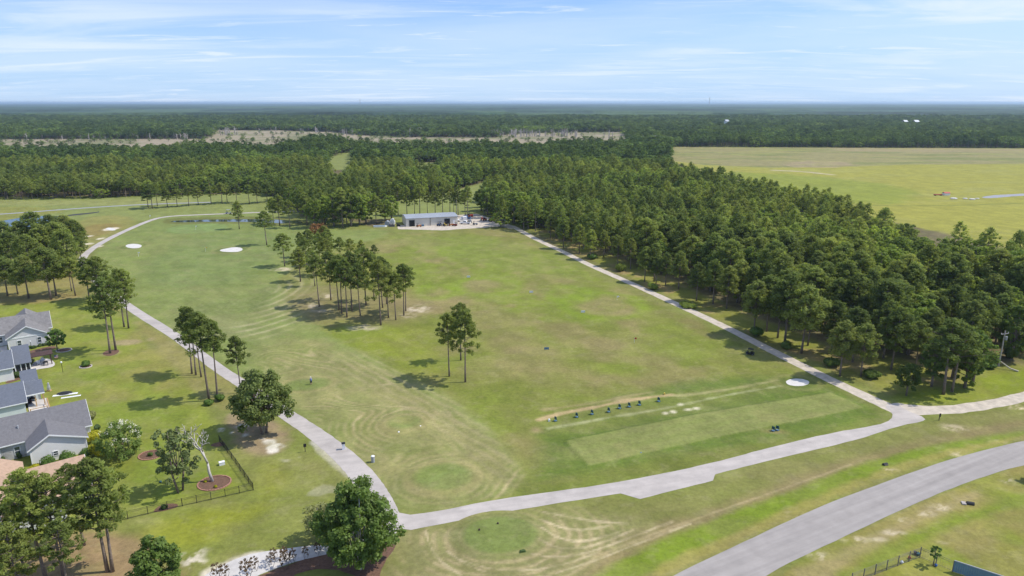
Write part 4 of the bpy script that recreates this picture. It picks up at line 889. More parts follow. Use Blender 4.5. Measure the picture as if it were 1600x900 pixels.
# beyond that the canopy reads as one bumpy surface
ry = 2600*(36000/2600)**(np.arange(420)/419); rs = np.linspace(-1.15, 1.15, 760)
RY, RS = np.meshgrid(ry, rs, indexing='ij'); RX = RS*RY*.92
rz_ = 10.5+5.5*fbm(RX, RY, 34, 3, 81)+5*(fbm(RX, RY, 420, 3, 83))+7*np.clip(fbm(RX, RY, 2600, 3, 85)-.45, 0, 1)*2
rz_ += 6*sstep(fbm(RX, RY*.8, 520, 3, 97), .50, .515)
rz_[0, :] = -.5
cm = mat('distant_canopy2', (.034,.064,.030), .95, vary=.45, vscale=.03)
nt = cm.node_tree; b = nt.nodes['Principled BSDF']; at = nt.nodes.new('ShaderNodeAttribute'); at.attribute_name = 'tone'
prev = b.inputs['Base Color'].links[0].from_socket; vm = nt.nodes.new('ShaderNodeVectorMath'); vm.operation = 'MULTIPLY'
nt.links.new(prev, vm.inputs[0]); nt.links.new(at.outputs['Color'], vm.inputs[1]); nt.links.new(vm.outputs[0], b.inputs['Base Color'])
cme = grid_mesh('distant_forest', RX, RY, rz_, cm)
tn = np.clip(.15+1.7*fbm(RX, RY*.5, 420, 5, 87), .4, 1.8)[..., None]*np.array([1,1,1.0])
ag = (fbm(RX, RY*.5, 900, 3, 91) > .66)[..., None]; tn = np.where(ag, np.array([1.7,1.5,1.2]), tn)
ca_ = cme.color_attributes.new('tone', 'FLOAT_COLOR', 'POINT'); buf = np.ones((RX.size,4), np.float32); buf[:,:3] = tn.reshape(-1,3); ca_.data.foreach_set('color', buf.reshape(-1))
tag(link('distant_forest', cme), 'endless bluish forest canopy reaching the horizon', 'forest', kind='stuff')
# dead grey trees along the clearcut
def snag_mesh(seed):
    q = random.Random(seed); mb = MB(); mb.tube([(0,0,0),(q.uniform(-.4,.4),0,7),(q.uniform(-.8,.8),0,14)], [.45,.36,.12], 5)
    for k in range(9):
        z = q.uniform(5,13); a = q.random()*6.28; L = q.uniform(1.4,3.4)*(1-.4*z/14); mb.tube([(0,0,z),(math.cos(a)*L,math.sin(a)*L,z+L*.7)], [.18,.06], 4)
    return mb.mesh('snag', 'snag')
SN = [snag_mesh(i) for i in range(4)]
k = 0
for (x0, x1, yb, n, hh) in ((760,905,213.5,60,12),(255,300,217,14,11),(330,372,210,14,12),(30,250,217.5,16,9),(625,665,213,14,12),(525,620,211,12,11),(940,1045,216,10,12),(400,500,208,10,10),(1000,1040,226,6,11)):
    for j in range(n):
        px = x0+(x1-x0)*random.random(); x, y = G(px, yb+random.uniform(-1.5,1.2)); o = link('dead_tree', SN[k % 4], None, (x, y, 0), random.random()*6); k += 1
        s = hh/14*random.uniform(.7,1.3); o.scale = (s*2.2, s*2.2, s)
        tag(o, 'bare grey dead tree standing along the edge of the pale clearcut', 'dead tree', 'dead trees along the clearcut')
q = random.Random(9)
for i, (a, b_) in enumerate(sorted(((1228,545),(1300,572),(1362,590),(1075,480),(1020,452),(970,424),(925,404),(1180,525),(1545,575),(1580,560)))):
    shrub((a, b_), q.uniform(8,14), q.uniform(1.5,3.2), 'leaf' if i % 4 else 'hedge', f'{ORD[i]} low leafy bush from the left under the wood edge along the dirt road', group='low bushes under the wood edge', per=200, leafs=.34)

# ------------------------------------------------------------------ houses
def xz_extrude(mb, poly_, y0, y1, m=0):
    n = len(poly_); return mb.add([(a,y0,b) for a,b in poly_]+[(a,y1,b) for a,b in poly_], [tuple(range(n)), tuple(range(n,2*n))[::-1]]+[(i,n+i,n+(i+1)%n,(i+1)%n) for i in range(n)], m)
def yz_extrude(mb, poly_, x0, x1, m=0):
    n = len(poly_); return mb.add([(x0,a,b) for a,b in poly_]+[(x1,a,b) for a,b in poly_], [tuple(range(n))[::-1], tuple(range(n,2*n))]+[(i,(i+1)%n,n+(i+1)%n,n+i) for i in range(n)], m)
def wing_y(W, Rf, T, x0, x1, xr, y0, y1, ze, zr, ov=.4, front=True):
    """block whose ridge runs along local y, gable facing -y"""
    ii = ov; s0 = (zr-ze)/(xr-x0); s1 = (zr-ze)/(x1-xr)
    xz_extrude(W, [(x0+ii,0),(x1-ii,0),(x1-ii,ze+ii*s1-.14),(xr,zr-.14),(x0+ii,ze+ii*s0-.14)], y0+ov, y1)
    Rf.slab([(x0,y0,ze),(xr,y0,zr),(xr,y1,zr),(x0,y1,ze)][::-1]); Rf.slab([(xr,y0,zr),(x1,y0,ze),(x1,y1,ze),(xr,y1,zr)][::-1])
    if front:
        for a, za, b, zb in ((x0,ze,xr,zr),(xr,zr,x1,ze)):
            xz_extrude(T, [(a,za-.24),(b,zb-.24),(b,zb+.01),(a,za+.01)], y0-.06, y0-.004)
def wing_x(W, Rf, T, x0, x1, y0, y1, yr, ze, zr, ov=.4):
    s0 = (zr-ze)/(yr-y0); s1 = (zr-ze)/(y1-yr)
    yz_extrude(W, [(y0+ov,0),(y1-ov,0),(y1-ov,ze+ov*s1-.14),(yr,zr-.14),(y0+ov,ze+ov*s0-.14)], x0+ov, x1-ov)
    Rf.slab([(x0,y0,ze),(x1,y0,ze),(x1,yr,zr),(x0,yr,zr)]); Rf.slab([(x0,yr,zr),(x1,yr,zr),(x1,y1,ze),(x0,y1,ze)])
    for a, za, b, zb in ((y0,ze,yr,zr),(yr,zr,y1,ze)): yz_extrude(T, [(a,za-.24),(b,zb-.24),(b,zb+.01),(a,za+.01)], x1+.004, x1+.05)
    T.box(x0,y0-.07,ze-.2,x1,y0-.004,ze-.01)
def window(root, x, y, z, w, h, axis='y', cross=True):
    f = MB(); t = .09
    if axis == 'y':
        for a,b,c,d in ((x-w/2-t,z-t,x+w/2+t,z),(x-w/2-t,z+h,x+w/2+t,z+h+t),(x-w/2-t,z,x-w/2,z+h),(x+w/2,z,x+w/2+t,z+h),(x-w/2,z+h/2-.03,x+w/2,z+h/2+.03)): f.box(a,y-.07,b,c,y+.01,d)
        p = MB().box(x-w/2,y-.035,z,x+w/2,y+.01,z+h)
    else:
        for a,b,c,d in ((y-w/2-t,z-t,y+w/2+t,z),(y-w/2-t,z+h,y+w/2+t,z+h+t),(y-w/2-t,z,y-w/2,z+h),(y+w/2,z,y+w/2+t,z+h),(y-w/2,z+h/2-.03,y+w/2,z+h/2+.03)): f.box(x-.01,a,b,x+.07,c,d)
        p = MB().box(x-.01,y-w/2,z,x+.035,y+w/2,z+h)
    wo_ = f.build('window', 'trim', root); p.build('pane', 'glass', wo_); return wo_
def vent(root, x, y, z, s=.14): MB().tube([(x,y,z-.3),(x,y,z+.35)], s, 7).build('roof_vent', 'grey', root)
def house(px, z, th, label): a = G(*px, z); return empty('house', (a[0], a[1], 0), R(th), label, 'house')

# A: upper grey house
hA = house((8,531), 3, 35.8, 'pale grey house with weathered grey roof, uppermost at left, round tree at its corner')
W, Rf, T = MB(), MB(), MB()
wing_y(W, Rf, T, 0, 9.2, 4.6, 0, 9, 3.0, 5.7); wing_x(W, Rf, T, -16, 10.1, 5.0, 14.0, 9.5, 3.0, 6.4); wing_y(W, Rf, T, .6, 9.2, 4.9, 12, 18, 3.0, 6.0, front=False)
W.build('wall', 'siding_grey', hA); Rf.build('roof', 'roof_grey2', hA)
xz_extrude(T, [(.5,2.72),(8.7,2.72),(8.7,3.02),(.5,3.02)], .33, .39); T.box(.36,.32,0,.5,.39,2.8); T.box(8.7,.32,0,8.84,.39,2.8); T.box(8.82,.4,0,8.9,5,2.8); T.box(9.65,5.4,0,9.8,5.6,2.9)
T.build('trim', 'trim', hA)
window(hA, 2.7, .39, .75, .75, 1.35); window(hA, 6.9, .39, .85, .75, 1.35); window(hA, -1.4, 5.4, .9, 1.3, 1.4); vent(hA, -3, 7.5, 5.2)
MB().prism([(-3,4.9),(0,4.9),(0,.2),(-.6,.2),(-3,3.6)],0,.01).build('path_slab','patio',hA)
bed = st(sheet('mulch_bed', [(44,549),(60,545),(78,541),(88,541),(87,545),(70,547),(48,552)], .03, 'mulch', 1, .05, 1))
# B: slate roofed house with screened porch
hB = house((0,578), 3, 37.0, 'house with slate blue roof and white screened porch beside the pergola')
W, Rf, T = MB(), MB(), MB()
wing_x(W, Rf, T, -16, 2.6, 0, 11, 5.5, 3.0, 5.6)
Rf.slab([(2.45,1.6,3.0),(5.9,1.6,3.0),(5.9,10.2,4.9),(2.45,10.2,4.9)]); Rf.slab([(2.45,10.2,4.9),(5.9,10.2,4.9),(5.9,13.5,3.2),(2.45,13.5,3.2)])
W.box(3,10.0,0,5.5,10.2,3); W.build('wall', 'siding', hB); Rf.build('roof', 'roof_slate', hB)
for xx in (2.7,3.75,4.7,5.5): T.box(xx-.09,1.95,0,xx+.09,2.15,3.0)
T.box(2.6,1.93,0,5.6,2.17,.85); T.box(2.6,1.93,2.78,5.8,2.17,2.95); T.box(5.42,2.1,0,5.6,10.0,.85); T.box(5.42,2.1,2.78,5.6,10,2.98)
for yy_ in (5,8): T.box(5.42,yy_,0,5.6,yy_+.18,2.98)
T.build('trim', 'trim', hB); sc_ = MB().box(2.7,2.02,.85,5.5,2.06,2.78); sc_.box(5.49,2.1,.85,5.52,10,2.78).build('porch_screen', 'screen', hB)
window(hB, -1.5, .39, .9, 1.0, 1.3)
st(sheet('mulch_bed', [(8,596),(30,590),(48,583),(50,579),(42,590),(28,594),(10,600)], .03, 'mulch', 1, .04, 1))
st(sheet('patio', [(48,580),(50,568),(60,562),(78,560),(85,566),(86,571),(80,574),(60,577)], .034, 'patio', 1, .02, 1))
# C: dark slate roofs, patio under the roof end
hC = house((0,637), 3, 37.8, 'house with dark blue grey roofs and a timber edged covered patio at its end')
W, Rf, T = MB(), MB(), MB()
wing_x(W, Rf, T, -17, 4.35, 0, 11.6, 5.6, 3.0, 5.6)
Rf.slab([(4.3,3.6,3.05),(7.5,3.6,3.05),(7.5,7.7,4.55),(4.3,7.7,4.55)]); Rf.slab([(4.1,7.9,4.3),(7.0,7.9,4.3),(7.0,12.4,5.55),(4.1,12.4,5.55)])
Rf.slab([(4.1,12.4,5.55),(7.0,12.4,5.55),(7.0,16.5,3.6),(4.1,16.5,3.6)]); W.box(4.0,8.2,0,6.7,15.6,3.7); W.box(4.36,7.75,0,6.8,7.95,4.25)
W.build('wall', 'siding_blue', hC); Rf.build('roof', 'roof_slate', hC)
T.box(4.3,3.5,2.8,7.5,3.58,3.04); T.box(4.3,7.72,4.3,7.1,7.86,4.50); T.build('trim', 'trim', hC)
w_ = MB()
for xx, yv in ((7.2,3.9),(5.8,3.9),(7.2,7.4),(7.4,1.0),(4.6,.9)): w_.box(xx-.09,yv-.09,0,xx+.09,yv+.09,2.9 if yv > 3 else 1.0)
w_.box(4.4,.4,.0,7.8,.6,.35); w_.box(7.7,.4,0,7.9,7.4,.25); w_.box(4.5,.85,.85,7.4,.95,.95); w_.box(7.36,1,.85,7.44,4,.95); w_.build('timber_posts', 'wood', hC)
MB().box(4.35,.6,.0,7.7,7.8,.16).build('patio_slab', 'patio', hC); MB().box(4.37,4.4,.16,4.42,7.4,2.6).build('patio_door', 'glass', hC)
vent(hC, -1.0, 3.4, 4.6)
# D: big grey house
hD = house((42,706), 3, 37.8, 'large grey shingled house with pale gable wall, golden and clipped shrubs around it')
W, Rf, T = MB(), MB(), MB()
wing_y(W, Rf, T, 0, 9.0, 3.4, 0, 8.6, 3.0, 5.1); wing_x(W, Rf, T, -17, 10.15, 4.8, 14.4, 9.6, 3.0, 6.4)
W.box(-3.6,5.2,0,-.1,5.6,2.95)
W.build('wall', 'siding', hD); Rf.build('roof', 'roof_grey', hD); T.box(8.5,.34,0,8.66,.4,2.9); T.box(.34,.34,0,.48,.4,2.9); T.box(9.62,5.15,0,9.8,5.3,2.9); T.box(8.56,.4,0,8.66,.7,2.9); T.build('trim', 'trim', hD)
window(hD, 3.9, .39, .9, .65, .75); window(hD, -1.3, 5.19, .7, .75, 1.45); window(hD, -4.6, 5.19, .6, 1.2, 1.5); vent(hD, -.6, 7.2, 4.9)
MB().cbox(8.0,-.6,.4,.9,.8,.8).build('air_conditioner', 'grey', hD)
# E: tan roofed house under the pines
hE = house((129,713), 3, 37.8, 'tan shingled house mostly hidden behind the near pines')
W, Rf, T = MB(), MB(), MB()
wing_x(W, Rf, T, -22, 0, -11.5, 0, -5.7, 3.0, 5.9); wing_y(W, Rf, T, -11.5, -3.5, -7.5, -14.5, -6, 3.0, 5.4); 
xz_extrude(Rf, [(-17.5,3.0),(-12.8,5.6),(-8,3.0)], -3, 4.0)
W.build('wall', 'siding', hE); Rf.build('roof', 'roof_tan', hE); T.build('trim', 'trim', hE)
window(hE, -7.5, -14.1, .8, 1.2, 1.4); window(hE, -1.8, -11.1, .8, .9, 1.4)

# ------------------------------------------------------------------ garden things
def at(px, py, z=0.0): a = G(px, py, z); return (a[0], a[1], z)
pg = empty('pergola', at(58,571), R(37.8), 'dark wooden pergola with solid roof over a small patio', 'pergola')
for xx in (-1.4,2.9):
    for yv in (-1.0,1.8): MB().box(xx-.1,yv-.1,0,xx+.1,yv+.1,2.5).build('post', 'dark_wood', pg)
rf = MB(); rf.slab([(-1.9,-1.4,2.65),(3.4,-1.4,2.65),(3.4,.4,3.1),(-1.9,.4,3.1)]); rf.slab([(-1.9,.4,3.1),(3.4,.4,3.1),(3.4,2.2,2.65),(-1.9,2.2,2.65)]); rf.box(-1.7,-1.1,2.4,3.2,-.95,2.6); rf.box(-1.7,1.7,2.4,3.2,1.85,2.6)
rf.build('pergola_roof', 'dark_wood', pg)
def table_set(loc, rz, label, cat, m1, m2):
    e = empty('garden_table', loc, rz, label, cat); t = MB(); t.ball((0,0,.74), .75, 14, 4, 0, (1,1,.05)); t.build('table_top', m1, e)
    for a in range(4): MB().tube([(math.cos(a*1.57)*.5,math.sin(a*1.57)*.5,0),(math.cos(a*1.57)*.35,math.sin(a*1.57)*.35,.72)], .04, 5).build('leg', m2, e)
table_set(at(66,567), .3, 'white round table on the patio under the pergola', 'table', 'white', 'white')
def chair(loc, rz, label, m, group=None):
    e = empty('patio_chair', loc, rz, label, 'chair', group); MB().box(-.3,-.3,.38,.3,.3,.46).build('seat', m, e); MB().box(-.3,.24,.46,.3,.32,1.0).build('backrest', m, e)
    for a in (-.26,.26):
        for b in (-.26,.26): MB().box(a-.03,b-.03,0,a+.03,b+.03,.38).build('leg', m, e)
chair(at(61,570), .8, 'white patio chair at the left side of the white table', 'white'); chair(at(67,564), 3.6, 'white patio chair behind the white table', 'white')
def grill(px, label):
    e = empty('grill', at(*px), .5, label, 'grill'); b_ = MB().box(-.5,-.3,.75,.5,.3,.9); b_.ball((0,0,.95), .42, 10, 6, 0, (1,.75,.7)); b_.build('lid', 'black', e)
    for a in (-.4,.4): MB().box(a-.04,-.25,0,a+.04,.25,.76).build('leg', 'black', e)
grill((72,571), 'black covered grill on the patio under the pergola'); grill((52,628), 'black grill on the covered patio of the dark roofed house')
chair(at(58,625), 1.2, 'brown chair nearest the railing on the covered patio', 'wood'); chair(at(47,632), .2, 'dark chair against the wall on the covered patio', 'dark_wood')
lp = empty('lamp_post', at(98.5,582), 0, 'black garden lamp post with white lantern on the lawn', 'lamp post')
MB().tube([(0,0,0),(0,0,2.3)], .05, 7).build('pole', 'black', lp); MB().ball((0,0,2.5), .22, 8, 6).build('lantern', 'white', lp)
lp = empty('lamp_post', at(49.5,545), 0, 'slim black lamp with white top in front of the first grey house wall', 'lamp post')
MB().tube([(0,0,0),(0,0,1.9)], .05, 6).build('pole', 'black', lp); MB().ball((0,0,2.0), .16, 8, 6).build('lantern', 'white', lp)
gf = empty('garden_flag', at(86,563), .6, 'small red white and blue garden flag beside the pergola', 'flag')
MB().tube([(0,0,0),(0,0,1.3)], .03, 5).build('pole', 'black', gf); fb = MB()
for k in range(6): fb.box(0,-.01,.5+k*.13,.75,.01,.63+k*.13, k % 2)
fb.box(0,-.014,.9,.35,.014,1.28,2); fb.build('flag_cloth', ['red','white','blue'], gf)
mg = empty('garden_statue', at(77,611), 0, 'dark figure like garden ornament at the corner of the timber patio', 'ornament')
MB().box(-.4,-.3,0,.4,.3,.3).build('plinth', 'wood', mg); b_ = MB(); b_.tube([(0,0,.3),(0,0,.9),(.05,0,1.5)], [.28,.34,.2], 8); b_.ball((.05,0,1.75), .22); b_.build('figure', 'grey', mg)
for (b, sz, rz, m, lb) in (((102,616.5),(4.6,.8,.05),.35,'white','long white panel lying on the lawn nearer the house'),((111,620),(3.6,.6,.05),.42,'white','long white panel lying on the lawn farther from the house')):
    o = MB().box(-sz[0]/2,-sz[1]/2,0,sz[0]/2,sz[1]/2,sz[2]).box(-sz[0]/2+.2,-.06,sz[2],sz[0]/2-.2,.06,sz[2]+.05).build('panel', m, None, at(*b), sz[1]*0+rz); tag(o, lb, 'panel')
tp = MB(); tp.ball((0,0,.05), 1.3, 12, 6, 0, (1.2,.7,.28)); tag(tp.build('tarp', 'black', None, at(101,615), .3), 'black tarp heap on the lawn beside the white panels', 'tarp')
def ring(name, px, py, rx, m, label, hh=.14, w=.22):
    x, y = G(px, py); r = rx/FPX*math.hypot(y, H)*1.02; mb = MB(); n = 36; q = random.Random(px)
    for i in range(n):
        a0 = 2*math.pi*(i+.08)/n; a1 = 2*math.pi*(i+.92)/n; h_ = hh*q.uniform(.8,1.15)
        mb.prism([(math.cos(a0)*r,math.sin(a0)*r*.9),(math.cos(a1)*r,math.sin(a1)*r*.9),(math.cos(a1)*(r-w),math.sin(a1)*(r-w)*.9),(math.cos(a0)*(r-w),math.sin(a0)*(r-w)*.9)][::-1], 0, h_)
    tag(mb.build(name, m, None, (x, y, .005)), label, 'edging')
    st(sheet('mulch_bed', [(x+math.cos(t)*r*.97, y+math.sin(t)*r*.87) for t in [2*math.pi*i/20 for i in range(20)]], .036, 'mulch', 1, .03, 0, True))
ring('stone_ring', 134, 573, 9, 'edging', 'pale stone ring round the lone shrub on the lawn'); ring('stone_ring', 100, 547.5, 11, 'edging', 'stone ring round the small bed at the first grey house')
ring('brick_ring', 335, 755, 24, 'brick', 'brick ring round the mulch bed of the bare white tree'); ring('brick_ring', 235, 711.5, 17, 'brick', 'brick ring of the small bed on the lawn beyond the flowering tree')
st(sheet('mulch_bed', [(160,552),(168,547),(186,546),(187,550),(176,556),(163,556)], .03, 'mulch', 1, .05, 1)); st(sheet('mulch_bed', [(240,799),(250,789),(275,786),(281,791),(262,797),(243,801)], .03, 'mulch', 1, .08, 1))
st(sheet('mulch_bed', [(330,694),(345,690),(355,694),(345,698),(330,698)], .03, 'mulch', 1, .05, 1))
o = MB().box(-.45,-.3,0,.45,.3,.5).box(-.47,-.32,.5,.47,.32,.58).build('storage_box', 'white', None, at(347,726), .5); tag(o, 'small white box on the lawn inside the black fence', 'box')
o = MB().ball((0,0,.15), .22, 8, 6).build('yard_light', 'teal', None, at(251,754)); tag(o, 'tiny pale green ball on the lawn left of the airy tree', 'ball')

# ------------------------------------------------------------------ fences
def fence(pts, hgt_, m, label, bay=2.4, pick=.14, wire=False, pm=None):
    w = [G(*p) for p in pts]; e = empty('fence', (*w[0], 0), 0, label, 'fence'); o0 = Vector((*w[0], 0)); rails = MB(); pk = MB(); first = None
    for i in range(len(w)-1):
        a = Vector((*w[i],0))-o0; b = Vector((*w[i+1],0))-o0; L = (b-a).length; n = max(1, round(L/bay)); d = (b-a)/n; u_ = (b-a).normalized()
        for k in range(n+(1 if i == len(w)-2 else 0)):
            p = a+d*k
            if first is None: first = MB().box(-.045,-.045,0,.045,.045,hgt_+.08).build('post', m, e, p, math.atan2(u_.y,u_.x))
            else:
                c = first.copy(); COL.objects.link(c); c.parent = e; c.location = p
        for z in (.14, hgt_*.82, hgt_): rails.tube([a+Vector((0,0,z)), b+Vector((0,0,z))], .022, 4)
        k = 0.0
        while k < L:
            p = a+u_*k; pk.tube([p+Vector((0,0,.06)), p+Vector((0,0,hgt_+.02))], .011 if not wire else .006, 3); k += pick
        if wire:
            for z in np.arange(.1, hgt_, .15): pk.tube([a+Vector((0,0,z)), b+Vector((0,0,z))], .005, 3)
    rails.build('rail', m, e); pk.build('pickets' if not wire else 'wire_mesh', m, e); return e
fence([(178,816),(200,811),(262,796),(330,781),(396,766),(369,727),(343,690)], 1.3, 'black', 'black metal picket fence round the corner of the back lawn with the bare tree')
fence([(1330,912),(1437,871),(1488,893)], 1.55, 'fence_grey', 'weathered grey wire fence round a yard across the street', 2.3, .3, True)
e = empty('fence_screen', at(1488,893), R(-36), 'blue privacy screen at the right end of the wire fence', 'screen'); mb = MB(); 
for k in range(24): mb.box(k*.25,-.03-(k%2)*.015,.05,k*.25+.24,.03,1.65)
mb.build('screen_panel', 'panel_blue', e); MB().box(0,-.05,1.65,6,.06,1.75).build('top_rail', 'grey', e)
for (b, m, lb) in (((1430,866),'black','dark pot in the far corner of the wire fenced yard'),((1434,868),'teal','teal watering can in the far corner of the wire fenced yard')):
    mb = MB().tube([(0,0,0),(0,0,.4)], [.18,.26], 9); mb.tube([(.2,0,.15),(.45,0,.42)], .04, 5); tag(mb.build('pot' if m == 'black' else 'watering_can', m, None, at(*b)), lb, 'garden pot')
for (b, m, lb) in (((1421,873),'red','pinkish toy ball beside the wire fence'),((1409,880),'white','white toy ball beside the wire fence'),((1462,885),'blue','blue toy ball near the young tree in the fenced yard')):
    mb = MB().ball((0,0,.2), .2, 10, 8); mb.tube([(0,0,.05),(0,0,.0)], .1, 6); tag(mb.build('ball', m, None, at(*b)), lb, 'ball')

# ------------------------------------------------------------------ metal shed with its yard
a = G(634,342,4); sh = empty('metal_shed', (a[0], a[1], 0), R(17.2), 'long beige metal maintenance shed with blue grey roof and two open doors', 'shed'); Wd = 26.6
wl_ = MB(); yz_extrude(wl_, [(.15,0),(13.8,0),(13.8,4.0),(7,4.75),(.15,4.0)], .15, Wd-.15)
wl_.build('wall', 'metal_wall', sh); rb = MB()
rb.slab([(0,-.1,4.12),(Wd,-.1,4.12),(Wd,7,4.95),(0,7,4.95)], .1); rb.slab([(0,7,4.95),(Wd,7,4.95),(Wd,14,4.12),(0,14,4.12)], .1)
for k in range(44): rb.slab([(k*.6+.3,-.1,4.16),(k*.6+.36,-.1,4.16),(k*.6+.36,7,4.99),(k*.6+.3,7,4.99)], .05)
rb.build('roof', 'metal_roof', sh)
MB().box(0,-.2,3.9,Wd,-.1,4.08).build('gutter', 'grey', sh); MB().box(12.2,-.12,0,12.35,.14,4).build('downpipe', 'black', sh); MB().box(23.9,-.02,0,24.9,.14,2.2).build('side_door', 'white', sh)
for x0, x1, z0, z1 in ((1.6,4.4,0,3.2),(19.5,22.4,.5,3.1)):
    d = MB().box(x0,.05,z0,x1,.14,z1).build('doorway', 'dark', sh); mb = MB()
    for q_ in ((x0-.15,z0,x0,z1+.15),(x1,z0,x1+.15,z1+.15),(x0,z1,x1,z1+.15)): mb.box(q_[0],.0,q_[1],q_[2],.145,q_[3])
    mb.build('door_frame', 'metal_wall2', d)
def pickup(px, rz, m, label, cat='pickup truck', box=False, s=1.0):
    e = empty('pickup_truck' if not box else 'box_truck', at(*px), rz, label, cat); b = MB()
    xz_extrude(b, [(-2.7,.45),(2.7,.45),(2.75,1.0),(1.3,1.12),(-2.7,1.12)], -.95, .95)
    b.build('body', m, e); c = MB(); xz_extrude(c, [(-.75,1.12),(1.3,1.12),(.65,1.78),(-.6,1.78)], -.82, .82); c.build('cab', m, e)
    g = MB(); xz_extrude(g, [(-.55,1.2),(.98,1.2),(.55,1.68),(-.48,1.68)], -.835, .835); g.build('window', 'glass', e)
    if box: MB().box(-2.8,-1.0,.7,-.8,1.0,2.6).build('cargo_box', 'white', e)
    else: MB().box(-2.55,-.8,1.0,-.85,.8,1.14).build('truck_bed', 'dark', e)
    for x_ in (-1.75,1.75):
        for y_ in (-.9,.9):
            w = MB().tube([(x_,y_-.12,.38),(x_,y_+.12,.38)], .38, 12).build('wheel', 'tyre', e); MB().tube([(x_,y_-.13,.38),(x_,y_+.13,.38)], .2, 8).build('rim', 'grey', w)
    for y_ in (-.7,.7): MB().box(2.70,y_-.15,.75,2.78,y_+.15,.95).build('headlight', 'white', e)
    e.scale = (s, s, s)
pickup((727,350), 3.0, 'white', 'white pickup parked nearest the open ground right of the shed'); pickup((721,346), 3.4, 'white', 'white box truck parked against the right end of the shed', 'truck', True)
pickup((728,342.5), 2.9, 'blue', 'dark blue pickup parked farthest back beside the shed')
pickup((734,347.5), 1.8, 'grey', 'silver pickup parked right of the white pickup', s=.85)
def tractor(px, rz, m, label, cat, s=1.0, name='tractor'):
    e = empty(name, at(*px), rz, label, cat); b = MB().box(.1,-.35,.6,1.7,.35,1.25); b.box(-1.1,-.5,.7,.1,.5,1.0); b.build('hood', m, e)
    MB().box(-.8,-.25,1.0,-.3,.25,1.5).build('seat', 'black', e); r_ = MB()
    for a_ in (-.42,.42): r_.box(-1.0,a_-.04,1.0,-.92,a_+.04,2.3)
    r_.box(-1.05,-.5,2.25,.3,.5,2.33); r_.build('roll_bar', 'black', e)
    for x_, rr_ in ((-.7,.62),(1.25,.4)):
        for y_ in (-.65,.65): w = MB().tube([(x_,y_-.15,rr_),(x_,y_+.15,rr_)], rr_, 12).build('wheel', 'tyre', e); MB().tube([(x_,y_-.16,rr_),(x_,y_+.16,rr_)], rr_*.5, 8).build('rim', m, w)
    e.scale = (s, s, s)
tractor((756,345), 2.2, 'red', 'orange red tractor left of the pair at the yard edge', 'tractor', 1.15); tractor((768,346), .6, 'red', 'orange red tractor right of the pair at the yard edge', 'tractor', 1.15)
tractor((742,351.5), .2, 'grey', 'small grey utility cart alone in the shed yard', 'utility cart', .8, 'utility_cart'); tractor((686,353), 1.2, 'blue', 'dark blue mower in front of the shed wall', 'mower', .9, 'mower')
tractor((690,352.5), .4, 'grey', 'grey mower beside the dark blue mower', 'mower', .85, 'mower'); tractor((696,353), 2.0, 'yellow', 'yellow mower in front of the right shed door', 'mower', 1.0, 'mower')
tractor((704,353), .1, 'orange', 'orange mower just right of the yellow mower', 'mower', .85, 'mower'); tractor((654,354.5), .3, 'orange', 'orange mower in front of the shed between its doors', 'mower', .8, 'mower')
tractor((734,339), .4, 'red', 'red tractor at the back of the yard by the pines', 'tractor', 1.1); tractor((711,353), 2.6, 'red', 'red mower at the right corner of the shed', 'mower', .8, 'mower')
def pile(px, sz, m, label, cat, name):
    mb = MB(); q = random.Random(int(px[0]))
    for k in range(5):
        w, d, h = sz[0]*q.uniform(.3,.5), sz[1]*q.uniform(.4,.7), sz[2]*q.uniform(.5,1); x_, y_ = q.uniform(-.3,.3)*sz[0], q.uniform(-.2,.2)*sz[1]; mb.cbox(x_, y_, h/2, w, d, h)
        mb.ball((x_, y_, h), w*.4, 8, 5)
    tag(mb.build(name, m, None, at(*px)), label, cat)
jb = empty('jon_boat', at(594,354.5), .12, 'white flat boat lying at the left of the shed pile', 'boat'); mb = MB(); mb.prism([(-3.2,-.8),(2.4,-.8),(3.4,0),(2.4,.8),(-3.2,.8)], 0, .7); mb.build('hull', 'white', jb); MB().prism([(-3.0,-.6),(2.2,-.6),(3.0,0),(2.2,.6),(-3.0,.6)], .7, .72).build('deck', 'panel_blue', jb)
pile((603,352),(4,2,2.2),'grey','grey heap of equipment left of the shed','equipment pile','equipment_pile'); pile((614,350),(4,2,2.6),'siding','tall pale heap of covered equipment nearest the shed','equipment pile','equipment_pile')
pile((611,354),(4,1.5,1.2),'fence_grey','low dark heap before the pale covered heap','equipment pile','equipment_pile'); pile((622,353.5),(2.5,1.5,1.0),'black','black heap at the left corner of the shed','equipment pile','equipment_pile'); pile((661,353.5),(1.8,1,.9),'panel_blue','blue crates in front of the shed','crates','crates')
for (b, lb) in (((782,347),'first'),((786,347.5),'second'),((790,348),'third')):
    e = empty('garden_bin', at(*b), 0, f'{lb} from the left of the dark bins in shade right of the yard', 'bin', 'bins right of the yard'); MB().tube([(0,0,0),(0,0,1.3)], [.45,.55], 8).build('bin_body', 'teal', e); MB().tube([(0,0,1.3),(0,0,1.42)], .58, 8).build('lid', 'grey', e)
def pole(b, top, label, arm=True):
    x, y = G(*b); h = hgt(b, top); e = empty('utility_pole', (x, y, 0), .3, label, 'utility pole'); MB().tube([(0,0,0),(0,0,h)], [.2,.13], 8).build('pole', 'snag', e)
    if arm:
        MB().box(-1.2,-.06,h-.8,1.2,.06,h-.65).build('crossarm', 'snag', e)
        for a_ in (-1.05,0,1.05): MB().tube([(a_,0,h-.65),(a_,0,h-.4)], .06, 6).build('insulator', 'white', e)
        MB().tube([(.3,-.3,h-2.2),(.3,-.3,h-1.3)], .25, 8).build('transformer', 'grey', e)
pole((1560,572), 517, 'grey utility pole with crossarm in the wood beside the right dirt road'); pole((713.5,337), 309, 'dark slim pole rising behind the metal shed', False)

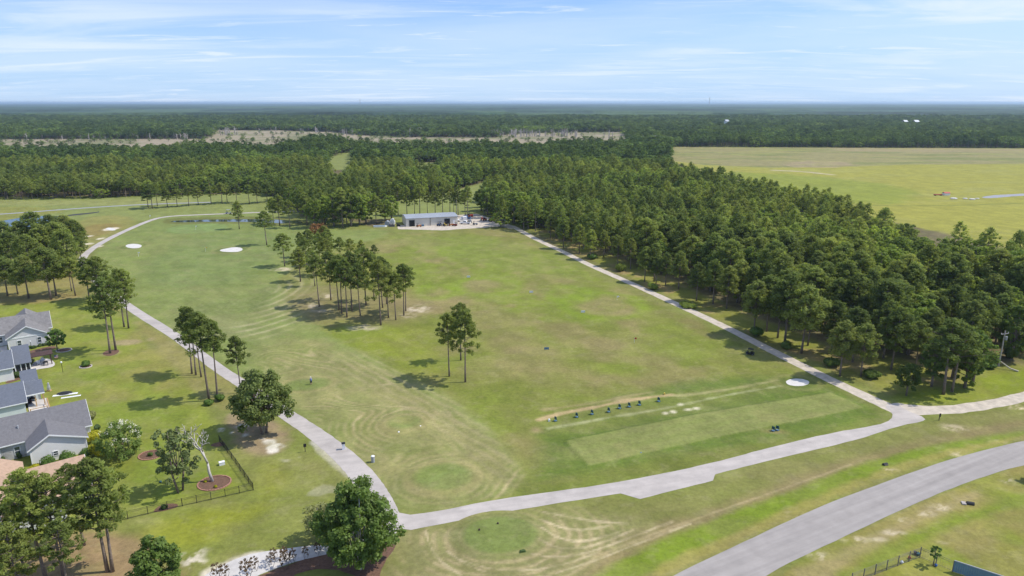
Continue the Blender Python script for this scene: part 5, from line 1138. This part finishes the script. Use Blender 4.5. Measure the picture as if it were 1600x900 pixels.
# ------------------------------------------------------------------ golf things
def bag_stand(px, rz, label, group):
    e = empty('bag_stand', at(*px), rz, label, 'bag stand', group); f = MB()
    for y_ in (-.35,.35): f.tube([(-.35,y_,0),(0,y_,1.15)], .04, 5); f.tube([(.35,y_,0),(0,y_,1.15)], .04, 5)
    f.build('frame', 'teal', e); p = MB(); p.box(-.06,-.38,.45,.06,.38,1.12); p.box(-.16,-.34,.75,.16,.34,.84); p.build('back_panel', 'teal', e); MB().box(-.34,-.36,.08,.34,.36,.16).build('tray', 'panel_blue', e); e.scale = (.78, .78, .85)
for i, p in enumerate(((868,658),(901,652),(925,647.5),(951,644),(968,638.5),(983,636),(999,633),(1029,627.5))):
    bag_stand(p, .45, f'{ORD[i]} dark green bag stand from the left in the row along the range tee', 'bag stands along the range tee')
bag_stand((1208,673.5), .5, 'dark green bag stand on the grass tee near the path, left one of two', 'bag stands by the path'); bag_stand((1214.5,672.5), .6, 'dark green bag stand on the grass tee near the path, right one of two', 'bag stands by the path')
o = MB().box(-.2,-.2,0,.2,.2,.35).ball((0,0,.38), .16).build('ball_basket', 'white', None, at(858,658)); tag(o, 'small white ball basket at the left end of the bag stands', 'basket')
o = MB().box(-.15,-.15,0,.15,.15,.3).ball((0,0,.34), .14).build('ball_basket', 'yellow', None, at(1038,616.5)); tag(o, 'small yellow marker at the far end of the sand line', 'marker')
def post_sign(px, hh, label, rz=.4, m='black', board=(.5,.6)):
    e = empty('sign', at(*px), rz, label, 'sign'); MB().box(-.05,-.05,0,.05,.05,hh).build('post', m, e); MB().box(-board[0]/2,-.11,hh-board[1],board[0]/2,-.05,hh).build('sign_board', m, e)
post_sign((477,706), 1.6, 'black sign on a post in the rough left of the cart path', .5); post_sign((1467,657), 1.5, 'dark sign post on the verge where the dirt road meets the path', .3, board=(.4,.7))
e = empty('ball_washer', at(537,702), .3, 'white box with dark lid on a stand at the right edge of the cart path', 'ball washer'); MB().box(-.25,-.22,0,.25,.22,1.15).build('cabinet', 'white', e); MB().box(-.32,-.28,1.15,.32,.28,1.3).build('lid', 'black', e)
e = empty('litter_bin', at(583,722), 0, 'pale grey cylindrical bin on the grass right of the cart path', 'bin'); MB().tube([(0,0,0),(0,0,1.15)], .3, 14).build('bin_body', 'grey', e); MB().tube([(0,0,1.15),(0,0,1.25)], [.33,.2], 14).build('lid', 'white', e)
def flag(px, m, hh, label, cloth='white'):
    e = empty('flagstick', at(*px), .2, label, 'flag'); MB().tube([(0,0,0),(0,0,hh)], .045, 5).build('stick', 'white', e)
    n = 5; mb = MB(); mb.add([(k*.16, .04*math.sin(k*1.6), hh-.02) for k in range(n)]+[(k*.16, .04*math.sin(k*1.6)+.0, hh-.5+k*.03) for k in range(n)], [(k, n+k, n+k+1, k+1) for k in range(n-1)]); mb.build('flag_cloth', cloth, e)
flag((216.5,401), 'white', 1.9, 'white flag on the fairway just below the left bunker'); flag((321.5,393), 'yellow', 1.9, 'yellow flag on the fairway left of the larger bunker', 'yellow'); flag((306,359), 'white', 2.0, 'thin flagstick on the pale putting green')
flag((991,535), 'red', 1.3, 'short red range flag in the middle of the driving range', 'red'); flag((964,469), 'white', 1.4, 'short white range flag on the brown target mound', 'white'); flag((234,340), 'white', 1.2, 'small white marker flag beside the far cart path', 'white')
for (b, lb) in (((623,676.5),'pair of white tee markers on the left practice mound, nearer one'),((657,667.5),'pair of white tee markers on the left practice mound, farther one')):
    o = MB().ball((0,0,.16), .2, 10, 7).tube([(0,0,0),(0,0,.1)], .1, 8).build('tee_marker', 'white', None, at(*b)); tag(o, lb, 'tee marker')
for (b, lb) in (((749,832),'dark tee marker on the left of the round tee beside the path'),((778,822),'dark tee marker at the back of the round tee beside the path')):
    o = MB().box(-.12,-.12,0,.12,.12,.2).ball((0,0,.2), .12).build('tee_marker', 'dark_wood', None, at(b[0], b[1])); o.location.z = .35; tag(o, lb, 'tee marker')
o = MB().box(-.3,-.2,0,.3,.2,.16).ball((0,0,.16), .16, 8, 6, 0, (1.2,1,1)).build('club_bag', 'panel_blue', None, at(1001.5,709)); tag(o, 'small pale blue bag lying on the front edge of the grass tee', 'bag')
for (b, m, lb) in (((732,434),'white','white yardage board near the upper brown patch of the range'),((830,458),'white','white yardage board left of the brown target mound'),((911,489),'white','white yardage board below the left end of the target mound'),((854,547),'panel_blue','grey blue yardage board in the worn middle of the range')):
    e = empty('yardage_board', at(*b), .1, lb, 'yardage sign'); MB().box(-.6,-.03,.15,.6,.03,.75).build('board', m, e)
    for x_ in (-.5,.5): MB().box(x_-.03,.03,0,x_+.03,.07,.6).build('leg', 'black', e)
def golf_cart(px, rz, label, m='white', s=1.0):
    e = empty('golf_cart', at(*px), rz, label, 'golf cart'); b = MB(); xz_extrude(b, [(-1.2,.3),(1.2,.3),(1.2,.7),(.75,.85),(.45,.42),(-.2,.42),(-.25,.75),(-1.2,.8)], -.58, .58); b.build('body', m, e)
    MB().box(-.45,-.52,.72,.05,.52,.85).box(-.52,-.52,.85,-.42,.52,1.25).build('seat', 'black', e); MB().box(-.85,-.62,1.83,.75,.62,1.92).build('canopy', m, e)
    for x_, x2 in ((-.75,-.8),(.6,.8)):
        for y_ in (-.55,.55): MB().tube([(x2,y_,.75),(x_,y_,1.84)], .03, 5).build('roof_post', 'black', e)
    for x_ in (-.8,.8):
        for y_ in (-.52,.52): w = MB().tube([(x_,y_-.1,.24),(x_,y_+.1,.24)], .24, 12).build('wheel', 'tyre', e); MB().tube([(x_,y_-.11,.24),(x_,y_+.11,.24)], .12, 8).build('rim', 'grey', w)
    e.scale = (s, s, s)
golf_cart((357,334), .3, 'grey roofed golf cart driving on the far cart path by the pond', 'grey', 1.2)
golf_cart((1172,554), 2.6, 'dark utility vehicle parked on the grass edge of the upper dirt road', 'black', .8)
# person on the fairway
def person(px, rz, label):
    vs = [(0,0,.95),(0,.01,1.2),(0,.02,1.42),(0,.03,1.52),(0,.05,1.66),(.10,0,.90),(.13,.04,.5),(.14,0,.08),(.15,.14,.04),(-.10,0,.90),(-.14,-.02,.5),(-.16,-.06,.08),(-.17,.08,.04),(.2,.02,1.40),(.24,.12,1.14),(.12,.30,.98),(-.2,.02,1.40),(-.24,.12,1.14),(-.02,.32,.98)]
    ed = [(0,1),(1,2),(2,3),(3,4),(0,5),(5,6),(6,7),(7,8),(0,9),(9,10),(10,11),(11,12),(2,13),(13,14),(14,15),(2,16),(16,17),(17,18)]
    rr = [.16,.15,.17,.07,.11,.10,.075,.05,.045,.10,.075,.05,.045,.07,.055,.045,.07,.055,.045]
    def skin(name, vs, ed, rr, m, parent=None, loc=None):
        me = bpy.data.meshes.new(name); me.from_pydata(vs, ed, []); o = link(name, me, parent, loc, 0); md = o.modifiers.new('s', 'SKIN'); 
        for i, v_ in enumerate(me.skin_vertices[0].data if me.skin_vertices else []): v_.radius = (rr[i], rr[i])
        o.modifiers.new('d', 'SUBSURF').levels = 1; me.materials.append(M[m]); return o
    bm_ = None
    me = bpy.data.meshes.new('person'); me.from_pydata(vs, ed, [])
    import bmesh as _b
    q = _b.new(); q.from_mesh(me); lay = q.verts.layers.skin.verify(); q.verts.ensure_lookup_table()
    for i, v_ in enumerate(q.verts): v_[lay].radius = (rr[i], rr[i]); v_[lay].use_root = (i == 0)
    q.to_mesh(me); q.free(); me.materials.append(M['skin']); o = link('person', me, None, at(*px), rz); o.modifiers.new('skin', 'SKIN'); sub = o.modifiers.new('sub', 'SUBSURF'); sub.levels = 1; sub.render_levels = 2
    tag(o, label, 'person'); sh_ = MB(); sh_.tube([(0,0,.92),(0,.01,1.2),(0,.02,1.46)], [.2,.2,.2], 12); 
    for s_ in (-1,1): sh_.tube([(s_*.16,.02,1.42),(s_*.24,.09,1.2)], [.1,.085], 8)
    sh_.build('shirt', 'denim', o, smooth=True); tr = MB()
    for s_ in (-1,1): tr.tube([(s_*.09,0,.97),(s_*.135,.01,.5)], [.14,.11], 8)
    tr.build('shorts', 'trouser', o, smooth=True); MB().ball((0,.05,1.76), .13, 10, 8, 0, (1,1.1,.7)).build('cap', 'white', o)
    c = empty('golf_club', (0,0,0), 0); c.location = at(*px); c.rotation_euler.z = rz; tag(c, 'golf club held by the person on the fairway', 'golf club'); MB().tube([(.05,.3,.98),(.12,.75,.05)], .018, 5).build('shaft', 'grey', c); MB().box(.08,.7,.02,.22,.82,.09).build('club_head', 'black', c)
person((486.5,601), .8, 'person in a blue shirt and dark shorts standing on the fairway')
# verge things
e = empty('culvert_pipe', at(1516,788), R(-20), 'dark drain pipe end with concrete lip in the verge across the street', 'drain'); MB().tube([(-.5,0,.15),(.5,0,.15)], .3, 12).build('pipe', 'culvert', e); MB().box(-1.2,-.5,0,-.6,.3,.18).build('concrete_lip', 'concrete', e)
e = empty('culvert_pipe', at(1383,726.5), .3, 'small dark drain opening in the bright green ditch', 'drain'); MB().tube([(-.4,0,.1),(.4,0,.1)], .28, 12).build('pipe', 'culvert', e); MB().box(-.4,-.3,0,.4,-.2,.2).build('headwall', 'fence_grey', e)
o = MB().tube([(0,0,.1),(-1.4,1.0,.5),(-2.6,2.6,1.6)], [.22,.18,.1], 7).build('fallen_log', 'log', None, at(1591,581)); tag(o, 'pale broken log leaning beside the right dirt road', 'log')
o = MB().box(-.5,-.3,0,.5,.3,.3).box(-.3,-.2,.3,.35,.2,.42).build('utility_box', 'hedge_dark', None, at(816,864), .3); o.name = 'tree_stump'; tag(o, 'small dark clump at the front edge of the round near tee', 'clump')
# the far field
e = empty('farm_shed', at(1478,305), .1, 'small white shed with red roof alone in the open field', 'shed'); MB().box(-3,-2,0,3,2,2.4).build('wall', 'white', e); mb = MB(); mb.slab([(-3.3,-2.3,2.3),(3.3,-2.3,2.3),(3.3,0,3.4),(-3.3,0,3.4)]); mb.slab([(-3.3,0,3.4),(3.3,0,3.4),(3.3,2.3,2.3),(-3.3,2.3,2.3)]); mb.build('roof', 'red', e)
e.scale = (.65,.65,.65); e = empty('farm_trailer', at(1467,305.5), .1, 'long red farm trailer beside the small white shed', 'trailer'); e.scale = (.7,.7,.7); MB().box(-5,-1,.7,3,1,1.3).build('trailer_bed', 'red', e)
for x_ in (-4,2): MB().tube([(x_,-1.1,.5),(x_,1.1,.5)], .5, 10).build('wheel', 'tyre', e)
q = random.Random(4)
for i, px in enumerate(((1508,311,1.2),(1519,312,1.5),(1527,311,1.0),(1490,311,1.8))):
    o = MB().ball((0,0,.3), px[2], 8, 5, 0, (1.4,1,.4)).build('boulder', 'sand', None, at(px[0],px[1])); tag(o, f'{ORD[i]} pale heap in the row beside the farm shed and creek', 'heap', 'pale heaps in the field')
for (b, s, lb) in (((1412,202),8,'tiny white farmhouse among far trees, left of the two'),((1429,202),10,'tiny white farmhouse among far trees, right of the two'),((1134,201),7,'tiny lone white building far beyond the open field')):
    e = empty('farmhouse', (*G(b[0],b[1]), 0), .2, lb, 'house'); MB().box(-s/2,-5,0,s/2,5,17).build('wall', 'white', e); mb = MB(); mb.slab([(-s/2-1,-6,17),(s/2+1,-6,17),(s/2+1,0,21),(-s/2-1,0,21)]); mb.slab([(-s/2-1,0,21),(s/2+1,0,21),(s/2+1,6,17),(-s/2-1,6,17)]); mb.build('roof', 'metal_roof', e)
for (px, top, lb) in ((1108,152,'faint mast on the horizon right of centre'),(563,155,'faint mast on the horizon left of centre')):
    y_ = 9000; x_ = (px-800)/FPX*(y_*cp+H*sp_); h_ = H+(160-top)/FPX*y_; e = empty('radio_mast', (x_, y_, 0), 0, lb, 'mast'); MB().tube([(0,0,0),(0,0,h_)], [4,2], 4).build('mast', 'grey', e)
    for z_ in (h_*.5,h_*.8): MB().box(-6,-1,z_,6,1,z_+6).build('antenna', 'grey', e)
# ------------------------------------------------------------------ air
hz = MB().box(-30000,-1500,-1.6,30000,40000,75).build('haze', 'black'); tag(hz, 'thin pale blue haze over the distant forest', 'haze', kind='stuff')
vm_ = bpy.data.materials.new('haze_air'); vm_.use_nodes = True; vn_ = vm_.node_tree; vn_.nodes.remove(vn_.nodes['Principled BSDF'])
pv = vn_.nodes.new('ShaderNodeVolumePrincipled'); pv.inputs['Color'].default_value = (.64,.83,1.0,1); pv.inputs['Density'].default_value = 7.0e-5; pv.inputs['Anisotropy'].default_value = .2
vn_.links.new(pv.outputs[0], vn_.nodes['Material Output'].inputs['Volume']); hz.data.materials.clear(); hz.data.materials.append(vm_)
